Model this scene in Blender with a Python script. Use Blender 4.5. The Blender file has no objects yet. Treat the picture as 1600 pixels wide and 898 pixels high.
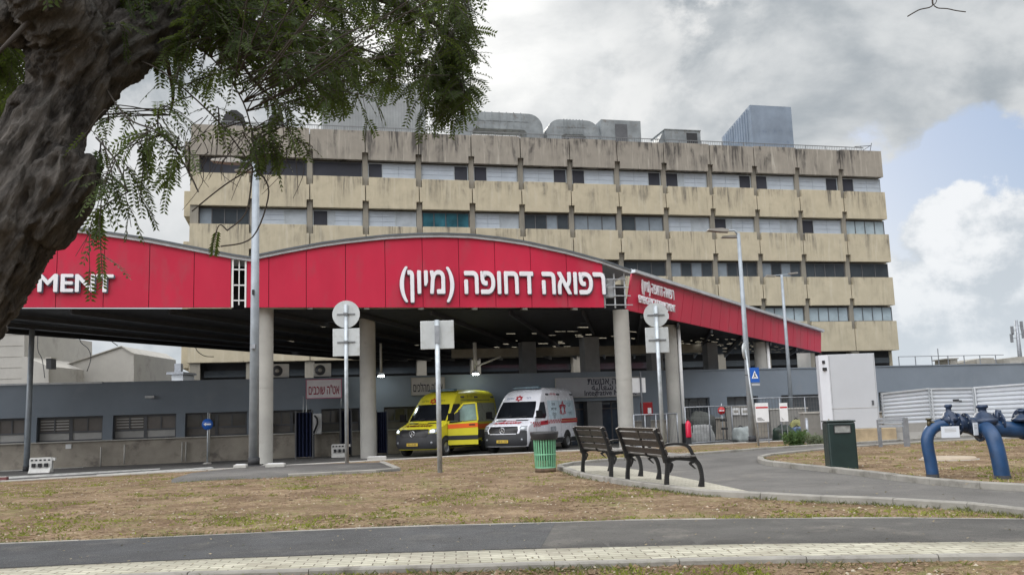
import bpy, bmesh, math, random
import numpy as np
from mathutils import Vector, Matrix, noise as MN
random.seed(7); rng = np.random.default_rng(7)
SC = bpy.context.scene
R = math.radians
# ------------------------------------------------------------------ camera
FPX = 1403.0; TH = math.atan(196 / FPX); RHO = math.atan(.033); CZ = 1.25
_F = Vector((0, math.cos(TH), math.sin(TH))); _R0 = Vector((1, 0, 0)); _U0 = Vector((0, -math.sin(TH), math.cos(TH)))
_R = _R0 * math.cos(RHO) - _U0 * math.sin(RHO); _U = _U0 * math.cos(RHO) + _R0 * math.sin(RHO)
cd = bpy.data.cameras.new('camera'); cam = bpy.data.objects.new('camera', cd); SC.collection.objects.link(cam)
cd.sensor_width = 36; cd.lens = FPX / 1600 * 36; cd.clip_start = .05; cd.clip_end = 9000
m = Matrix.Identity(4)
for i in range(3):
    m[i][0] = _R[i]; m[i][1] = _U[i]; m[i][2] = -_F[i]
m[2][3] = CZ
cam.matrix_world = m; SC.camera = cam

def ray(x, y): return _F + _R * ((x - 800) / FPX) + _U * ((449 - y) / FPX)
def atz(x, y, z):
    r = ray(x, y); t = (z - CZ) / r.z; return Vector((r.x * t, r.y * t, z))
def atd(x, y, d):
    r = ray(x, y); t = d / r.y; return Vector((r.x * t, d, CZ + r.z * t))

# ------------------------------------------------------------------ world
SUNPX = (690, 45)
sd = ray(*SUNPX).normalized(); s_el = math.asin(sd.z); s_az = math.atan2(sd.x, sd.y)
W = bpy.data.worlds.new('World'); SC.world = W; W.use_nodes = True
nt = W.node_tree; nt.nodes.clear(); N = nt.nodes.new; L = nt.links.new
wo = N('ShaderNodeOutputWorld'); bg = N('ShaderNodeBackground'); bg.inputs['Strength'].default_value = .1
sky = N('ShaderNodeTexSky'); sky.sky_type = 'NISHITA'; sky.sun_disc = False
sky.sun_elevation = s_el; sky.sun_rotation = s_az; sky.dust_density = 2.0; sky.air_density = 1.0
tc = N('ShaderNodeTexCoord'); DIR = tc.outputs['Generated']
def mth(op, a, b=None, c=None, clamp=False, tree=None):
    n = (tree or nt).nodes.new('ShaderNodeMath'); n.operation = op; n.use_clamp = clamp
    for i, v in enumerate((a, b, c)):
        if v is None: continue
        if isinstance(v, (int, float)): n.inputs[i].default_value = v
        else: (tree or nt).links.new(v, n.inputs[i])
    return n.outputs[0]
def vdot(v):
    n = N('ShaderNodeVectorMath'); n.operation = 'DOT_PRODUCT'; L(DIR, n.inputs[0]); n.inputs[1].default_value = v; return n.outputs['Value']
def blob(px, py, deg, soft=1.0):     # 1 in the direction seen at that place of the sky, falling to 0 at deg
    d = ray(px, py).normalized(); a = mth('ARCCOSINE', mth('MINIMUM', vdot(d), .99999))
    q = mth('DIVIDE', a, R(deg)); return mth('SUBTRACT', 1, mth('POWER', q, soft), clamp=True)
def noise(scale, detail, rough, stretch=(1, 1, 1), dist=0, off=(0, 0, 0)):
    mp = N('ShaderNodeMapping'); L(DIR, mp.inputs[0]); mp.inputs['Scale'].default_value = stretch; mp.inputs['Location'].default_value = off
    n = N('ShaderNodeTexNoise'); L(mp.outputs[0], n.inputs['Vector']); n.inputs['Scale'].default_value = scale
    n.inputs['Detail'].default_value = detail; n.inputs['Roughness'].default_value = rough; n.inputs['Distortion'].default_value = dist
    return n.outputs[0]
def step(v, a, b):
    n = N('ShaderNodeMapRange'); n.interpolation_type = 'SMOOTHSTEP'; L(v, n.inputs[0]); n.inputs[1].default_value = a; n.inputs[2].default_value = b
    return n.outputs[0]
def mixc(f, a, b, tree=None, mode='MIX'):
    T = tree or nt; n = T.nodes.new('ShaderNodeMix'); n.data_type = 'RGBA'; n.blend_type = mode
    if isinstance(f, (int, float)): n.inputs[0].default_value = f
    else: T.links.new(f, n.inputs[0])
    for v, k in ((a, 6), (b, 7)):
        if isinstance(v, tuple): n.inputs[k].default_value = (v[0], v[1], v[2], 1)
        else: T.links.new(v, n.inputs[k])
    return n.outputs[2]
n1 = noise(2.6, 9, .55, (1, 1, 1.9), .15, (.3, .1, .2))
n2 = noise(5.0, 8, .55, (1, 1, 1.6), .3, (2, 1, 0))
n3 = noise(11, 10, .62, (1, 1, 1.15), .1, (5, 2, 1))
gap = mth('ADD', mth('ADD', mth('MULTIPLY', blob(1450, 300, 6.8, 2), .50), mth('MULTIPLY', blob(1590, 262, 5.2, 2), .42)),
          mth('ADD', mth('MULTIPLY', blob(1300, 205, 3.6, 2), .26), mth('MULTIPLY', blob(1400, 380, 5, 2), .4)), clamp=True)
cov = mth('SUBTRACT', mth('ADD', mth('ADD', mth('MULTIPLY', n1, .9), mth('MULTIPLY', n3, .55)), .0), gap)
cover = step(cov, .34, .45)
# crisp cumulus low on the right
cum_b = mth('MAXIMUM', mth('MAXIMUM', mth('MULTIPLY', blob(1640, 430, 8.2, 1.6), .9), mth('MULTIPLY', blob(1500, 375, 4.4, 2), .85)), mth('MULTIPLY', blob(1450, 500, 6.2, 2), .8))
cum = step(mth('ADD', mth('MULTIPLY', n3, .9), mth('MULTIPLY', cum_b, .62)), .66, .76)
front = step(vdot(Vector((0, 1, .25)).normalized()), -.35, .55)
shade = step(mth('ADD', mth('MULTIPLY', n2, .7), mth('MULTIPLY', n1, .3)), .38, .66)
grey = mixc(mth('MULTIPLY', step(mth('ADD', mth('MULTIPLY', shade, .75), mth('MULTIPLY', n3, .5)), .1, .95), 1), (3.2, 3.6, 3.95), (6.6, 6.8, 6.9))
pock = mth('MULTIPLY', mth('MAXIMUM', blob(1095, 5, 4, 1.5), mth('MULTIPLY', blob(1000, 190, 9, 1.5), .5)), step(n3, .42, .6))
grey = mixc(pock, grey, (8.6, 8.6, 8.5))
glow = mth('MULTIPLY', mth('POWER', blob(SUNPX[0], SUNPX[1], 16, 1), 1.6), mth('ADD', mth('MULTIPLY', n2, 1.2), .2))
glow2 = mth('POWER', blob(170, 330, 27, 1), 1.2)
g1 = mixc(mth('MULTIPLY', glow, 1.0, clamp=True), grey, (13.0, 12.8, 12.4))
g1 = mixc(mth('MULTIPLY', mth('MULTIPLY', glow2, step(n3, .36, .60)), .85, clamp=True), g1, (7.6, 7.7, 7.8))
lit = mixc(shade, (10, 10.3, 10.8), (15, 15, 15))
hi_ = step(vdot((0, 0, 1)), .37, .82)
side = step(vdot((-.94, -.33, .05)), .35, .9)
lit = mixc(hi_, mixc(side, (1.0, 1.05, 1.1), (31, 31, 31.5)), (39, 39, 39.5))          # unseen sky behind viewer: overhead and left brightened, horizon dimmed, to shape the light
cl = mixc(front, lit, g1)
cumc = mixc(step(mth('ADD', mth('MULTIPLY', n3, .6), mth('MULTIPLY', n2, .4)), .44, .56), (5.3, 5.8, 6.3), (8.3, 8.5, 8.7))
base = mixc(.55, sky.outputs[0], (2.6, 3.9, 6.3))
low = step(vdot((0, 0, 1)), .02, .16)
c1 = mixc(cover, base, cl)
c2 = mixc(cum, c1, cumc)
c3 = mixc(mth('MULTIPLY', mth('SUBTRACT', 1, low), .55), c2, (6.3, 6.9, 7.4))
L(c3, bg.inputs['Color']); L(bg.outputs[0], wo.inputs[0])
W.cycles.sampling_method = 'MANUAL'; W.cycles.sample_map_resolution = 512
sl = bpy.data.lights.new('sun', 'SUN'); sl.energy = 1.3; sl.angle = R(11); sl.color = (1, .95, .87)
so = bpy.data.objects.new('sun', sl); SC.collection.objects.link(so); so.rotation_euler = (-sd).to_track_quat('-Z', 'Y').to_euler()
vs = SC.view_settings; vs.view_transform = 'Standard'; vs.look = 'None'; vs.exposure = 0.12; vs.gamma = 1; vs.use_curve_mapping = False
SC.render.engine = 'CYCLES'; SC.cycles.use_denoising = True; SC.cycles.max_bounces = 6; SC.cycles.transparent_max_bounces = 6
SC.cycles.sample_clamp_indirect = 4

# ------------------------------------------------------------------ materials
MATS = {}
def mat(name, col, rough=.7, metal=0, var=.12, scale=2., bump=.0, bscale=None, col2=None, stretch=(1, 1, 1), emit=None, spec=None, detail=6, cut=(.35, .65), grime=None, trans=0):
    if name in MATS: return MATS[name]
    M = bpy.data.materials.new(name); M.use_nodes = True; T = M.node_tree; P = T.nodes['Principled BSDF']
    P.inputs['Roughness'].default_value = rough; P.inputs['Metallic'].default_value = metal
    if spec is not None: P.inputs['Specular IOR Level'].default_value = spec
    t = T.nodes.new('ShaderNodeTexCoord'); mp = T.nodes.new('ShaderNodeMapping'); T.links.new(t.outputs['Object'], mp.inputs[0]); mp.inputs['Scale'].default_value = stretch
    def nz(s, d=detail, r=.6, vec=None):
        n = T.nodes.new('ShaderNodeTexNoise'); T.links.new(vec or mp.outputs[0], n.inputs['Vector']); n.inputs['Scale'].default_value = s
        n.inputs['Detail'].default_value = d; n.inputs['Roughness'].default_value = r; return n.outputs[0]
    def rng_(v, a, b):
        n = T.nodes.new('ShaderNodeMapRange'); T.links.new(v, n.inputs[0]); n.inputs[1].default_value = a; n.inputs[2].default_value = b; return n.outputs[0]
    a = tuple(c * (1 - var) for c in col); b = tuple(min(1, c * (1 + var)) for c in col)
    c = mixc(rng_(nz(scale), *cut), a, col2 or b, T)
    c = mixc(rng_(nz(scale * 9, 4), .3, .7), c, (0, 0, 0), T) if False else c
    if grime:      # (colour, scale, threshold)
        c = mixc(rng_(nz(grime[1], 7, .65), grime[2], grime[2] + .14), c, grime[0], T)
    if 'asphalt' in name: c = mixc(mth('MULTIPLY', rng_(nz(140, 2), .55, .70), .55, tree=T), c, (.26, .25, .23), T); c = mixc(rng_(nz(22, 5), .58, .75), c, (.03, .03, .032), T)
    T.links.new(c, P.inputs['Base Color'])
    if emit: P.inputs['Emission Color'].default_value = (*emit[:3], 1); P.inputs['Emission Strength'].default_value = emit[3]
    if bump:
        bn = T.nodes.new('ShaderNodeBump'); bn.inputs['Strength'].default_value = bump; bn.inputs['Distance'].default_value = .02
        T.links.new(nz(bscale or scale * 8, 6), bn.inputs['Height']); T.links.new(bn.outputs[0], P.inputs['Normal'])
    r2 = rng_(nz(scale * 3, 4), .2, .8); rr = mth('ADD', mth('MULTIPLY', r2, .16, tree=T), max(.02, rough - .08), tree=T); T.links.new(rr, P.inputs['Roughness'])
    MATS[name] = M; M['nz'] = 1
    return M

def stained(name, col, dark, light, amt=.5, zlo=0, zhi=1, period=3.57, phase=0):
    """Cast concrete with run-down streaks that start at each panel's top edge."""
    M = bpy.data.materials.new(name); M.use_nodes = True; T = M.node_tree; P = T.nodes['Principled BSDF']; P.inputs['Roughness'].default_value = .85
    t = T.nodes.new('ShaderNodeTexCoord')
    def nz(s, st, d=6, off=0):
        mp = T.nodes.new('ShaderNodeMapping'); T.links.new(t.outputs['Object'], mp.inputs[0]); mp.inputs['Scale'].default_value = st; mp.inputs['Location'].default_value = (off, off, off)
        n = T.nodes.new('ShaderNodeTexNoise'); T.links.new(mp.outputs[0], n.inputs['Vector']); n.inputs['Scale'].default_value = s; n.inputs['Detail'].default_value = d; n.inputs['Roughness'].default_value = .62; n.inputs['Distortion'].default_value = .3; return n.outputs[0]
    def rg(v, a, b, lo=0, hi=1):
        n = T.nodes.new('ShaderNodeMapRange'); T.links.new(v, n.inputs[0]); n.inputs[1].default_value = a; n.inputs[2].default_value = b; n.inputs[3].default_value = lo; n.inputs[4].default_value = hi; return n.outputs[0]
    streak = rg(nz(2.2, (1, 1, .10), 5), .46, .70); fine = rg(nz(6, (1, 1, .07), 5, 3), .45, .72); big = rg(nz(.62, (1, 1, .6), 6, 7), .44, .62)
    pal = rg(nz(3.1, (1, 1, .08), 5, 11), .55, .75)
    sx = T.nodes.new('ShaderNodeSeparateXYZ'); T.links.new(t.outputs['Object'], sx.inputs[0])
    fz = mth('FRACT', mth('DIVIDE', mth('SUBTRACT', sx.outputs[2], phase, tree=T), period, tree=T), tree=T)
    topw = rg(fz, .05, .62)
    hz_ = rg(sx.outputs[2], 5, 21, .35, 1.0)
    f = mth('MULTIPLY', mth('MULTIPLY', mth('ADD', streak, mth('MULTIPLY', fine, .6, tree=T), tree=T), mth('ADD', mth('MULTIPLY', big, 1.1, tree=T), .06, tree=T), tree=T), mth('MULTIPLY', mth('ADD', mth('MULTIPLY', topw, .75, tree=T), .3, tree=T), mth('MULTIPLY', hz_, amt * 1.5, tree=T), tree=T), clamp=True, tree=T)
    c = mixc(rg(nz(.9, (1, 1, 1), 5, 1), .3, .7), tuple(x * .88 for x in col), tuple(x * 1.08 for x in col), T)
    c = mixc(mth('MULTIPLY', pal, .35 * amt + .1, tree=T), c, light, T)
    c = mixc(f, c, dark, T); T.links.new(c, P.inputs['Base Color'])
    bn = T.nodes.new('ShaderNodeBump'); bn.inputs['Strength'].default_value = .25; bn.inputs['Distance'].default_value = .02; T.links.new(nz(8, (1, 1, 1)), bn.inputs['Height']); T.links.new(bn.outputs[0], P.inputs['Normal'])
    return M

# ------------------------------------------------------------------ mesh builder
class MB:
    def __init__(s): s.v = []; s.f = []; s.sm = []
    def add(s, vs, fs, smooth=False):
        o = len(s.v); s.v += [tuple(v) for v in vs]
        for f in fs: s.f.append([i + o for i in f]); s.sm.append(smooth)
        return s
    def box(s, x0, x1, y0, y1, z0, z1, M=None):
        vs = [Vector((x, y, z)) for x in (x0, x1) for y in (y0, y1) for z in (z0, z1)]
        if M: vs = [M @ v for v in vs]
        return s.add(vs, [(0, 1, 3, 2), (4, 6, 7, 5), (0, 4, 5, 1), (2, 3, 7, 6), (0, 2, 6, 4), (1, 5, 7, 3)])
    def prism(s, poly, a, b, axis='y', M=None, smooth=False):
        """poly: 2-D outline, extruded from a to b along axis ('y': (x,z) outline, 'x': (y,z), 'z': (x,y))."""
        def p(q, t):
            v = {'y': (q[0], t, q[1]), 'x': (t, q[0], q[1]), 'z': (q[0], q[1], t)}[axis]; v = Vector(v); return M @ v if M else v
        n = len(poly); vs = [p(q, a) for q in poly] + [p(q, b) for q in poly]
        fs = [tuple(range(n))[::-1], tuple(range(n, 2 * n))]
        s.add(vs, fs); o = len(s.v) - 2 * n
        for i in range(n): s.f.append([o + i, o + (i + 1) % n, o + n + (i + 1) % n, o + n + i]); s.sm.append(smooth)
        return s
    def tube(s, pts, r, n=10, cap=True, smooth=True):
        pts = [Vector(p) for p in pts]; rs = r if isinstance(r, (list, tuple)) else [r] * len(pts)
        rings = []; up = Vector((0, 0, 1)); prev = None
        for i, p in enumerate(pts):
            d = (pts[min(i + 1, len(pts) - 1)] - pts[max(i - 1, 0)]).normalized()
            if prev is None:
                a = d.cross(up if abs(d.z) < .9 else Vector((1, 0, 0))).normalized()
            else: a = (prev - d * prev.dot(d)).normalized()
            prev = a; b = d.cross(a)
            rings.append([p + a * math.cos(2 * math.pi * k / n) * rs[i] + b * math.sin(2 * math.pi * k / n) * rs[i] for k in range(n)])
        vs = [v for rg in rings for v in rg]; fs = []
        for i in range(len(rings) - 1):
            for k in range(n): fs.append((i * n + k, i * n + (k + 1) % n, (i + 1) * n + (k + 1) % n, (i + 1) * n + k))
        s.add(vs, fs, smooth)
        if cap:
            o = len(s.v) - len(vs); s.f.append([o + k for k in range(n)][::-1]); s.sm.append(False); s.f.append([o + (len(rings) - 1) * n + k for k in range(n)]); s.sm.append(False)
        return s
    def lathe(s, prof, n=20, M=None, smooth=True):    # prof: [(r,z)]
        vs = [Vector((r * math.cos(2 * math.pi * k / n), r * math.sin(2 * math.pi * k / n), z)) for r, z in prof for k in range(n)]
        if M: vs = [M @ v for v in vs]
        fs = [(i * n + k, i * n + (k + 1) % n, (i + 1) * n + (k + 1) % n, (i + 1) * n + k) for i in range(len(prof) - 1) for k in range(n)]
        s.add(vs, fs, smooth); return s
    def bar(s, p, q, w, h, up=(0, 0, 1)):
        p = Vector(p); q = Vector(q); d = (q - p); l = d.length; d.normalize(); u = Vector(up); a = d.cross(u)
        if a.length < 1e-3: a = d.cross(Vector((0, 1, 0)))
        a.normalize(); b = a.cross(d)
        M = Matrix((( *d, 0), (*a, 0), (*b, 0), (0, 0, 0, 1))).transposed(); M = Matrix.Translation(p) @ M
        return s.box(0, l, -w / 2, w / 2, -h / 2, h / 2, M)
    def build(s, name, mt=None, parent=None, label=None, bevel=0):
        me = bpy.data.meshes.new(name); me.from_pydata(s.v, [], s.f); me.polygons.foreach_set('use_smooth', s.sm)
        bm = bmesh.new(); bm.from_mesh(me); bmesh.ops.recalc_face_normals(bm, faces=bm.faces); bm.to_mesh(me); bm.free(); me.update()
        return link(name, me, mt, parent, label, bevel)
def link(name, me, mt=None, parent=None, label=None, bevel=0):
    o = bpy.data.objects.new(name, me); SC.collection.objects.link(o)
    if mt: me.materials.append(mt)
    if parent: o.parent = parent
    if label: o['label'] = label
    if bevel:
        b = o.modifiers.new('b', 'BEVEL'); b.width = bevel; b.segments = 2; b.limit_method = 'ANGLE'; b.angle_limit = R(40)
    return o
def thing(name, label, cat, loc=(0, 0, 0), rz=0, group=None):
    o = bpy.data.objects.new(name, None); SC.collection.objects.link(o); o.empty_display_size = .3
    o.location = loc; o.rotation_euler = (0, 0, rz); return tag(o, label, cat, group)
def tag(o, label=None, cat=None, group=None, kind=None):
    if label: o['label'] = label
    if cat: o['category'] = cat
    if group: o['group'] = group
    if kind: o['kind'] = kind
    return o
def dup(o, loc=None, rz=None, label=None, parent=None):
    c = o.copy(); SC.collection.objects.link(c)
    if parent: c.parent = parent
    if loc is not None: c.location = loc
    if rz is not None: c.rotation_euler = (0, 0, rz)
    if label: c['label'] = label
    for ch in [x for x in SC.objects if x.parent == o]: dup(ch, parent=c)
    return c
def text(body, size, mt, M, parent, name='lettering', ext=.01, fat=0, align='CENTER', width=None, shear=0):
    cu = bpy.data.curves.new(name, 'FONT'); cu.body = body; cu.size = size; cu.extrude = ext; cu.align_x = align; cu.align_y = 'CENTER'; cu.shear = shear
    cu.resolution_u = 6
    o = bpy.data.objects.new(name, cu); SC.collection.objects.link(o); bars_ = []
    if 'ד' in body:      # this letter is two crossing strokes: build them as bars
        bpy.context.view_layer.objects.active = o; o.select_set(True); bpy.ops.object.convert(target='CURVE'); o = bpy.context.object; cc = o.data
        rc = lambda sp: (min(q.co.x for q in sp.bezier_points), max(q.co.x for q in sp.bezier_points), min(q.co.y for q in sp.bezier_points), max(q.co.y for q in sp.bezier_points))
        four = [(sp, rc(sp)) for sp in cc.splines if len(sp.bezier_points) == 4]; kill = []
        for sp, a in four:
            for sq, b in four:
                if sp != sq and a[0] < b[1] and b[0] < a[1] and a[2] < b[3] and b[2] < a[3]: bars_.append(a + (.0,)) if a[3] - a[2] > a[1] - a[0] else bars_.append(a + (.0006,)); kill.append(sp)
        for sp in kill: cc.splines.remove(sp)
    dg = bpy.context.evaluated_depsgraph_get(); dg.update()
    me = bpy.data.meshes.new_from_object(o.evaluated_get(dg)); bpy.data.objects.remove(o)
    if bars_:
        b0 = bmesh.new(); b0.from_mesh(me)
        for x0, x1, y0, y1, dz in bars_:
            r_ = bmesh.ops.create_cube(b0, size=1)
            for v in r_['verts']: v.co = Vector((x0 if v.co.x < 0 else x1, y0 if v.co.y < 0 else y1, v.co.z * 2 * (ext + dz)))
        b0.to_mesh(me); b0.free()
    if fat:      # heavier strokes: shifted copies, each a hair further forward
        b0 = bmesh.new(); b0.from_mesh(me); src = b0.verts[:] + b0.edges[:] + b0.faces[:]
        for i_, (fx_, fy_) in enumerate(((1, 0), (-1, 0), (0, 1), (0, -1), (.7, .7), (-.7, .7), (.7, -.7), (-.7, -.7))):
            r_ = bmesh.ops.duplicate(b0, geom=src)
            for v in r_['geom']:
                if isinstance(v, bmesh.types.BMVert): v.co += Vector((fx_ * fat, fy_ * fat, -.0007 * (i_ + 1)))
        b0.to_mesh(me); b0.free()
    xs = [v.co.x for v in me.vertices] or [0, 1]; ys = [v.co.y for v in me.vertices] or [0]
    cy = (min(ys) + max(ys)) / 2; sx = 1
    if width: sx = width / (max(xs) - min(xs)); cx = (min(xs) + max(xs)) / 2
    for v in me.vertices:
        if width: v.co.x = (v.co.x - cx) * sx
        v.co.y -= cy
    me.transform(M); me.name = name
    return link(name, me, mt, parent)
class Frame:
    """A vertical plane in the scene: s runs along it, d into it, z up."""
    def __init__(s, x, y, slope):
        s.a = math.atan(slope); s.o = Vector((x, y, 0)); s.u = Vector((math.cos(s.a), math.sin(s.a), 0)); s.n = Vector((-math.sin(s.a), math.cos(s.a), 0))
    def px(s, x, y, d=0):
        r = ray(x, y); o = s.o + s.n * d; t = o.dot(s.n) / r.dot(s.n); p = Vector((r.x * t, r.y * t, CZ + r.z * t)); return (p - s.o).dot(s.u), p.z
    def w(s, a, d, z): return s.o + s.u * a + s.n * d + Vector((0, 0, z))
TXY = Matrix(((1, 0, 0, 0), (0, 0, -1, 0), (0, 1, 0, 0), (0, 0, 0, 1)))     # text plane xy -> xz facing -y

# base materials
CONC = mat('concrete', (.33, .32, .29), .85, var=.14, scale=1.3, bump=.3)
CONCL = mat('concrete_pale', (.42, .41, .38), .85, var=.12, scale=1.5, bump=.3, grime=((.2, .19, .17), 2.1, .58))
CONCC = mat('concrete_column', (.37, .365, .34), .8, var=.1, scale=.9, bump=.3, grime=((.27, .26, .24), 1.4, .6))
STEEL = mat('galvanised_steel', (.30, .32, .35), .45, .55, var=.16, scale=5, bump=.1)
STEELP = mat('grey_painted_pole', (.30, .34, .38), .5, .2, var=.12, scale=3)
BLACK = mat('black_iron', (.014, .014, .015), .42, .0, var=.25, scale=6, bump=.15, bscale=60)
DARK = mat('dark_void', (.02, .021, .024), .7, var=.2)
GLASS = mat('window_glass', (.045, .055, .065), .10, 0, var=.3, scale=.35, spec=.8)
GLASSB = mat('blue_green_glass', (.03, .12, .16), .12, 0, var=.4, scale=.8, spec=.8)
GLASSD = mat('dark_screen_glass', (.03, .033, .045), .35, 0, var=.25, scale=.3, spec=.5)
FRAME = mat('window_frame', (.10, .105, .115), .5, .2, var=.12)
FRAMEL = mat('window_frame_pale', (.36, .40, .43), .5, .2, var=.1)
SHUT = mat('white_shutter', (.37, .42, .48), .55, 0, var=.07, scale=1.2)
WHITE = mat('white_paint', (.74, .75, .76), .5, 0, var=.05, scale=3)
ALU = mat('aluminium_trim', (.52, .55, .58), .4, .4, var=.12, scale=2)
RED = mat('red_panel', (.50, .022, .060), .34, 0, var=.09, scale=.35, stretch=(1, 1, .4), grime=((.42, .045, .075), .9, .52))
SHEET = mat('duct_sheet', (.24, .265, .28), .5, .35, var=.22, scale=.9, bump=.1, grime=((.16, .15, .14), 1.2, .57))
# ------------------------------------------------------------------ terrain
def yb(x): return 37.4 + (x + 2.6) * (.52 if x < -2.6 else .30)
def zt(x, y):
    q = y - yb(max(-24, min(45, x)))
    if q > -.05: return -.62
    t = min(1, max(0, (q + 18) / 17.5)); t = t * t * (3 - 2 * t); return -.42 * t
def G(px, py, it=24):
    z = 0.
    for _ in range(it):
        p = atz(px, py, z); z = zt(p.x, p.y)
    p = atz(px, py, z)
    if zt(p.x, p.y) < -.6: p = atz(px, py, -.42)
    return p
def Gs(l): return [G(*p) for p in l]
gx = np.concatenate([[-4000, -1500, -500, -200, -100, -60, -45], np.arange(-36, 40.01, .5), [48, 60, 100, 200, 500, 1500, 4000]])
gy = np.concatenate([[-3000, -800, -200, -60, -20, -5, 0, 3], np.arange(5, 48.01, .5), [60, 90, 150, 400, 1200, 4000]])
vs = []; nx = len(gx)
for y in gy:
    for x in gx:
        z = zt(x, y); vs.append((x, y, z + (math.sin(x * 1.9 + y) * math.cos(y * 1.3 - x * .6) * .008 if 5 < y < 34 and abs(x) < 36 else 0)))
fs = [(j * nx + i, j * nx + i + 1, (j + 1) * nx + i + 1, (j + 1) * nx + i) for j in range(len(gy) - 1) for i in range(nx - 1)]
def soil():
    M = bpy.data.materials.new('dry_lawn'); M.use_nodes = True; T = M.node_tree; P = T.nodes['Principled BSDF']; P.inputs['Roughness'].default_value = .95; P.inputs['Specular IOR Level'].default_value = .15
    t = T.nodes.new('ShaderNodeTexCoord')
    def nz(s, d=8, r=.65, off=0, st=(1, 1, 1)):
        mp = T.nodes.new('ShaderNodeMapping'); T.links.new(t.outputs['Object'], mp.inputs[0]); mp.inputs['Location'].default_value = (off, off * .7, 0); mp.inputs['Scale'].default_value = st
        n = T.nodes.new('ShaderNodeTexNoise'); T.links.new(mp.outputs[0], n.inputs['Vector']); n.inputs['Scale'].default_value = s; n.inputs['Detail'].default_value = d; n.inputs['Roughness'].default_value = r; return n.outputs[0]
    def rg(v, a, b):
        n = T.nodes.new('ShaderNodeMapRange'); n.interpolation_type = 'SMOOTHSTEP'; T.links.new(v, n.inputs[0]); n.inputs[1].default_value = a; n.inputs[2].default_value = b; return n.outputs[0]
    c = mixc(rg(nz(.8), .36, .62), (.19, .128, .08), (.32, .232, .145), T)
    c = mixc(rg(nz(2.6, off=4), .42, .66), c, (.20, .135, .085), T)
    c = mixc(rg(nz(9, off=9), .48, .70), c, (.42, .34, .22), T)
    c = mixc(mth('MULTIPLY', mth('MULTIPLY', rg(nz(.62, off=20), .48, .62), rg(nz(5, off=2), .42, .58), tree=T), .8, tree=T), c, (.16, .17, .05), T)
    c = mixc(mth('MULTIPLY', rg(nz(1.0, off=33), .46, .60), .85, tree=T), c, (.155, .10, .062), T)
    c = mixc(rg(nz(28, off=5), .55, .68), c, (.13, .095, .065), T)
    c = mixc(mth('MULTIPLY', rg(nz(40, off=15), .60, .68), .7, tree=T), c, (.58, .52, .38), T)
    T.links.new(c, P.inputs['Base Color'])
    bn = T.nodes.new('ShaderNodeBump'); bn.inputs['Strength'].default_value = .9; bn.inputs['Distance'].default_value = .05
    T.links.new(mth('ADD', nz(7), mth('MULTIPLY', nz(30), .6, tree=T), tree=T), bn.inputs['Height']); T.links.new(bn.outputs[0], P.inputs['Normal']); return M
SOIL = soil()
me = bpy.data.meshes.new('ground'); me.from_pydata(vs, [], fs); me.polygons.foreach_set('use_smooth', [True] * len(fs)); tag(link('ground', me, SOIL), kind='structure')

def sheet(name, pts, dz, mt, step_=.8, flat=None, skirt=0):
    bm = bmesh.new(); f = bm.faces.new([bm.verts.new((p[0], p[1], 0)) for p in pts])
    bmesh.ops.triangulate(bm, faces=[f])
    xs = [p[0] for p in pts]; ys = [p[1] for p in pts]
    if flat is None:
        for ax, lo, hi in ((0, min(xs), max(xs)), (1, min(ys), max(ys))):
            t = math.floor(lo / step_) * step_ + step_
            while t < hi:
                co = [0, 0, 0]; no = [0, 0, 0]; co[ax] = t; no[ax] = 1
                bmesh.ops.bisect_plane(bm, geom=bm.verts[:] + bm.edges[:] + bm.faces[:], plane_co=co, plane_no=no); t += step_
    for v in bm.verts: v.co.z = (zt(v.co.x, v.co.y) if flat is None else flat) + dz
    for f in bm.faces:
        if f.normal.z < 0: f.normal_flip()
        f.smooth = True
    if skirt:
        r = bmesh.ops.extrude_edge_only(bm, edges=[e for e in bm.edges if e.is_boundary])
        for v in r['geom']:
            if isinstance(v, bmesh.types.BMVert): v.co.z -= skirt
    bm.normal_update()
    me = bpy.data.meshes.new(name); bm.to_mesh(me); bm.free(); return tag(link(name, me, mt), kind='structure')
def smoothline(pts, n=6):
    P = [Vector(p) for p in pts]; out = []
    for i in range(len(P) - 1):
        a = P[max(i - 1, 0)]; b = P[i]; c = P[i + 1]; d = P[min(i + 2, len(P) - 1)]
        for k in range(n):
            t = k / n; out.append(.5 * ((2 * b) + (c - a) * t + (2 * a - 5 * b + 4 * c - d) * t * t + (3 * b - a - 3 * c + d) * t ** 3))
    out.append(P[-1]); return out
KRB = mat('kerb_concrete', (.28, .268, .24), .85, var=.16, scale=2.2, bump=.4, grime=((.15, .14, .12), 2.6, .54))
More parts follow.
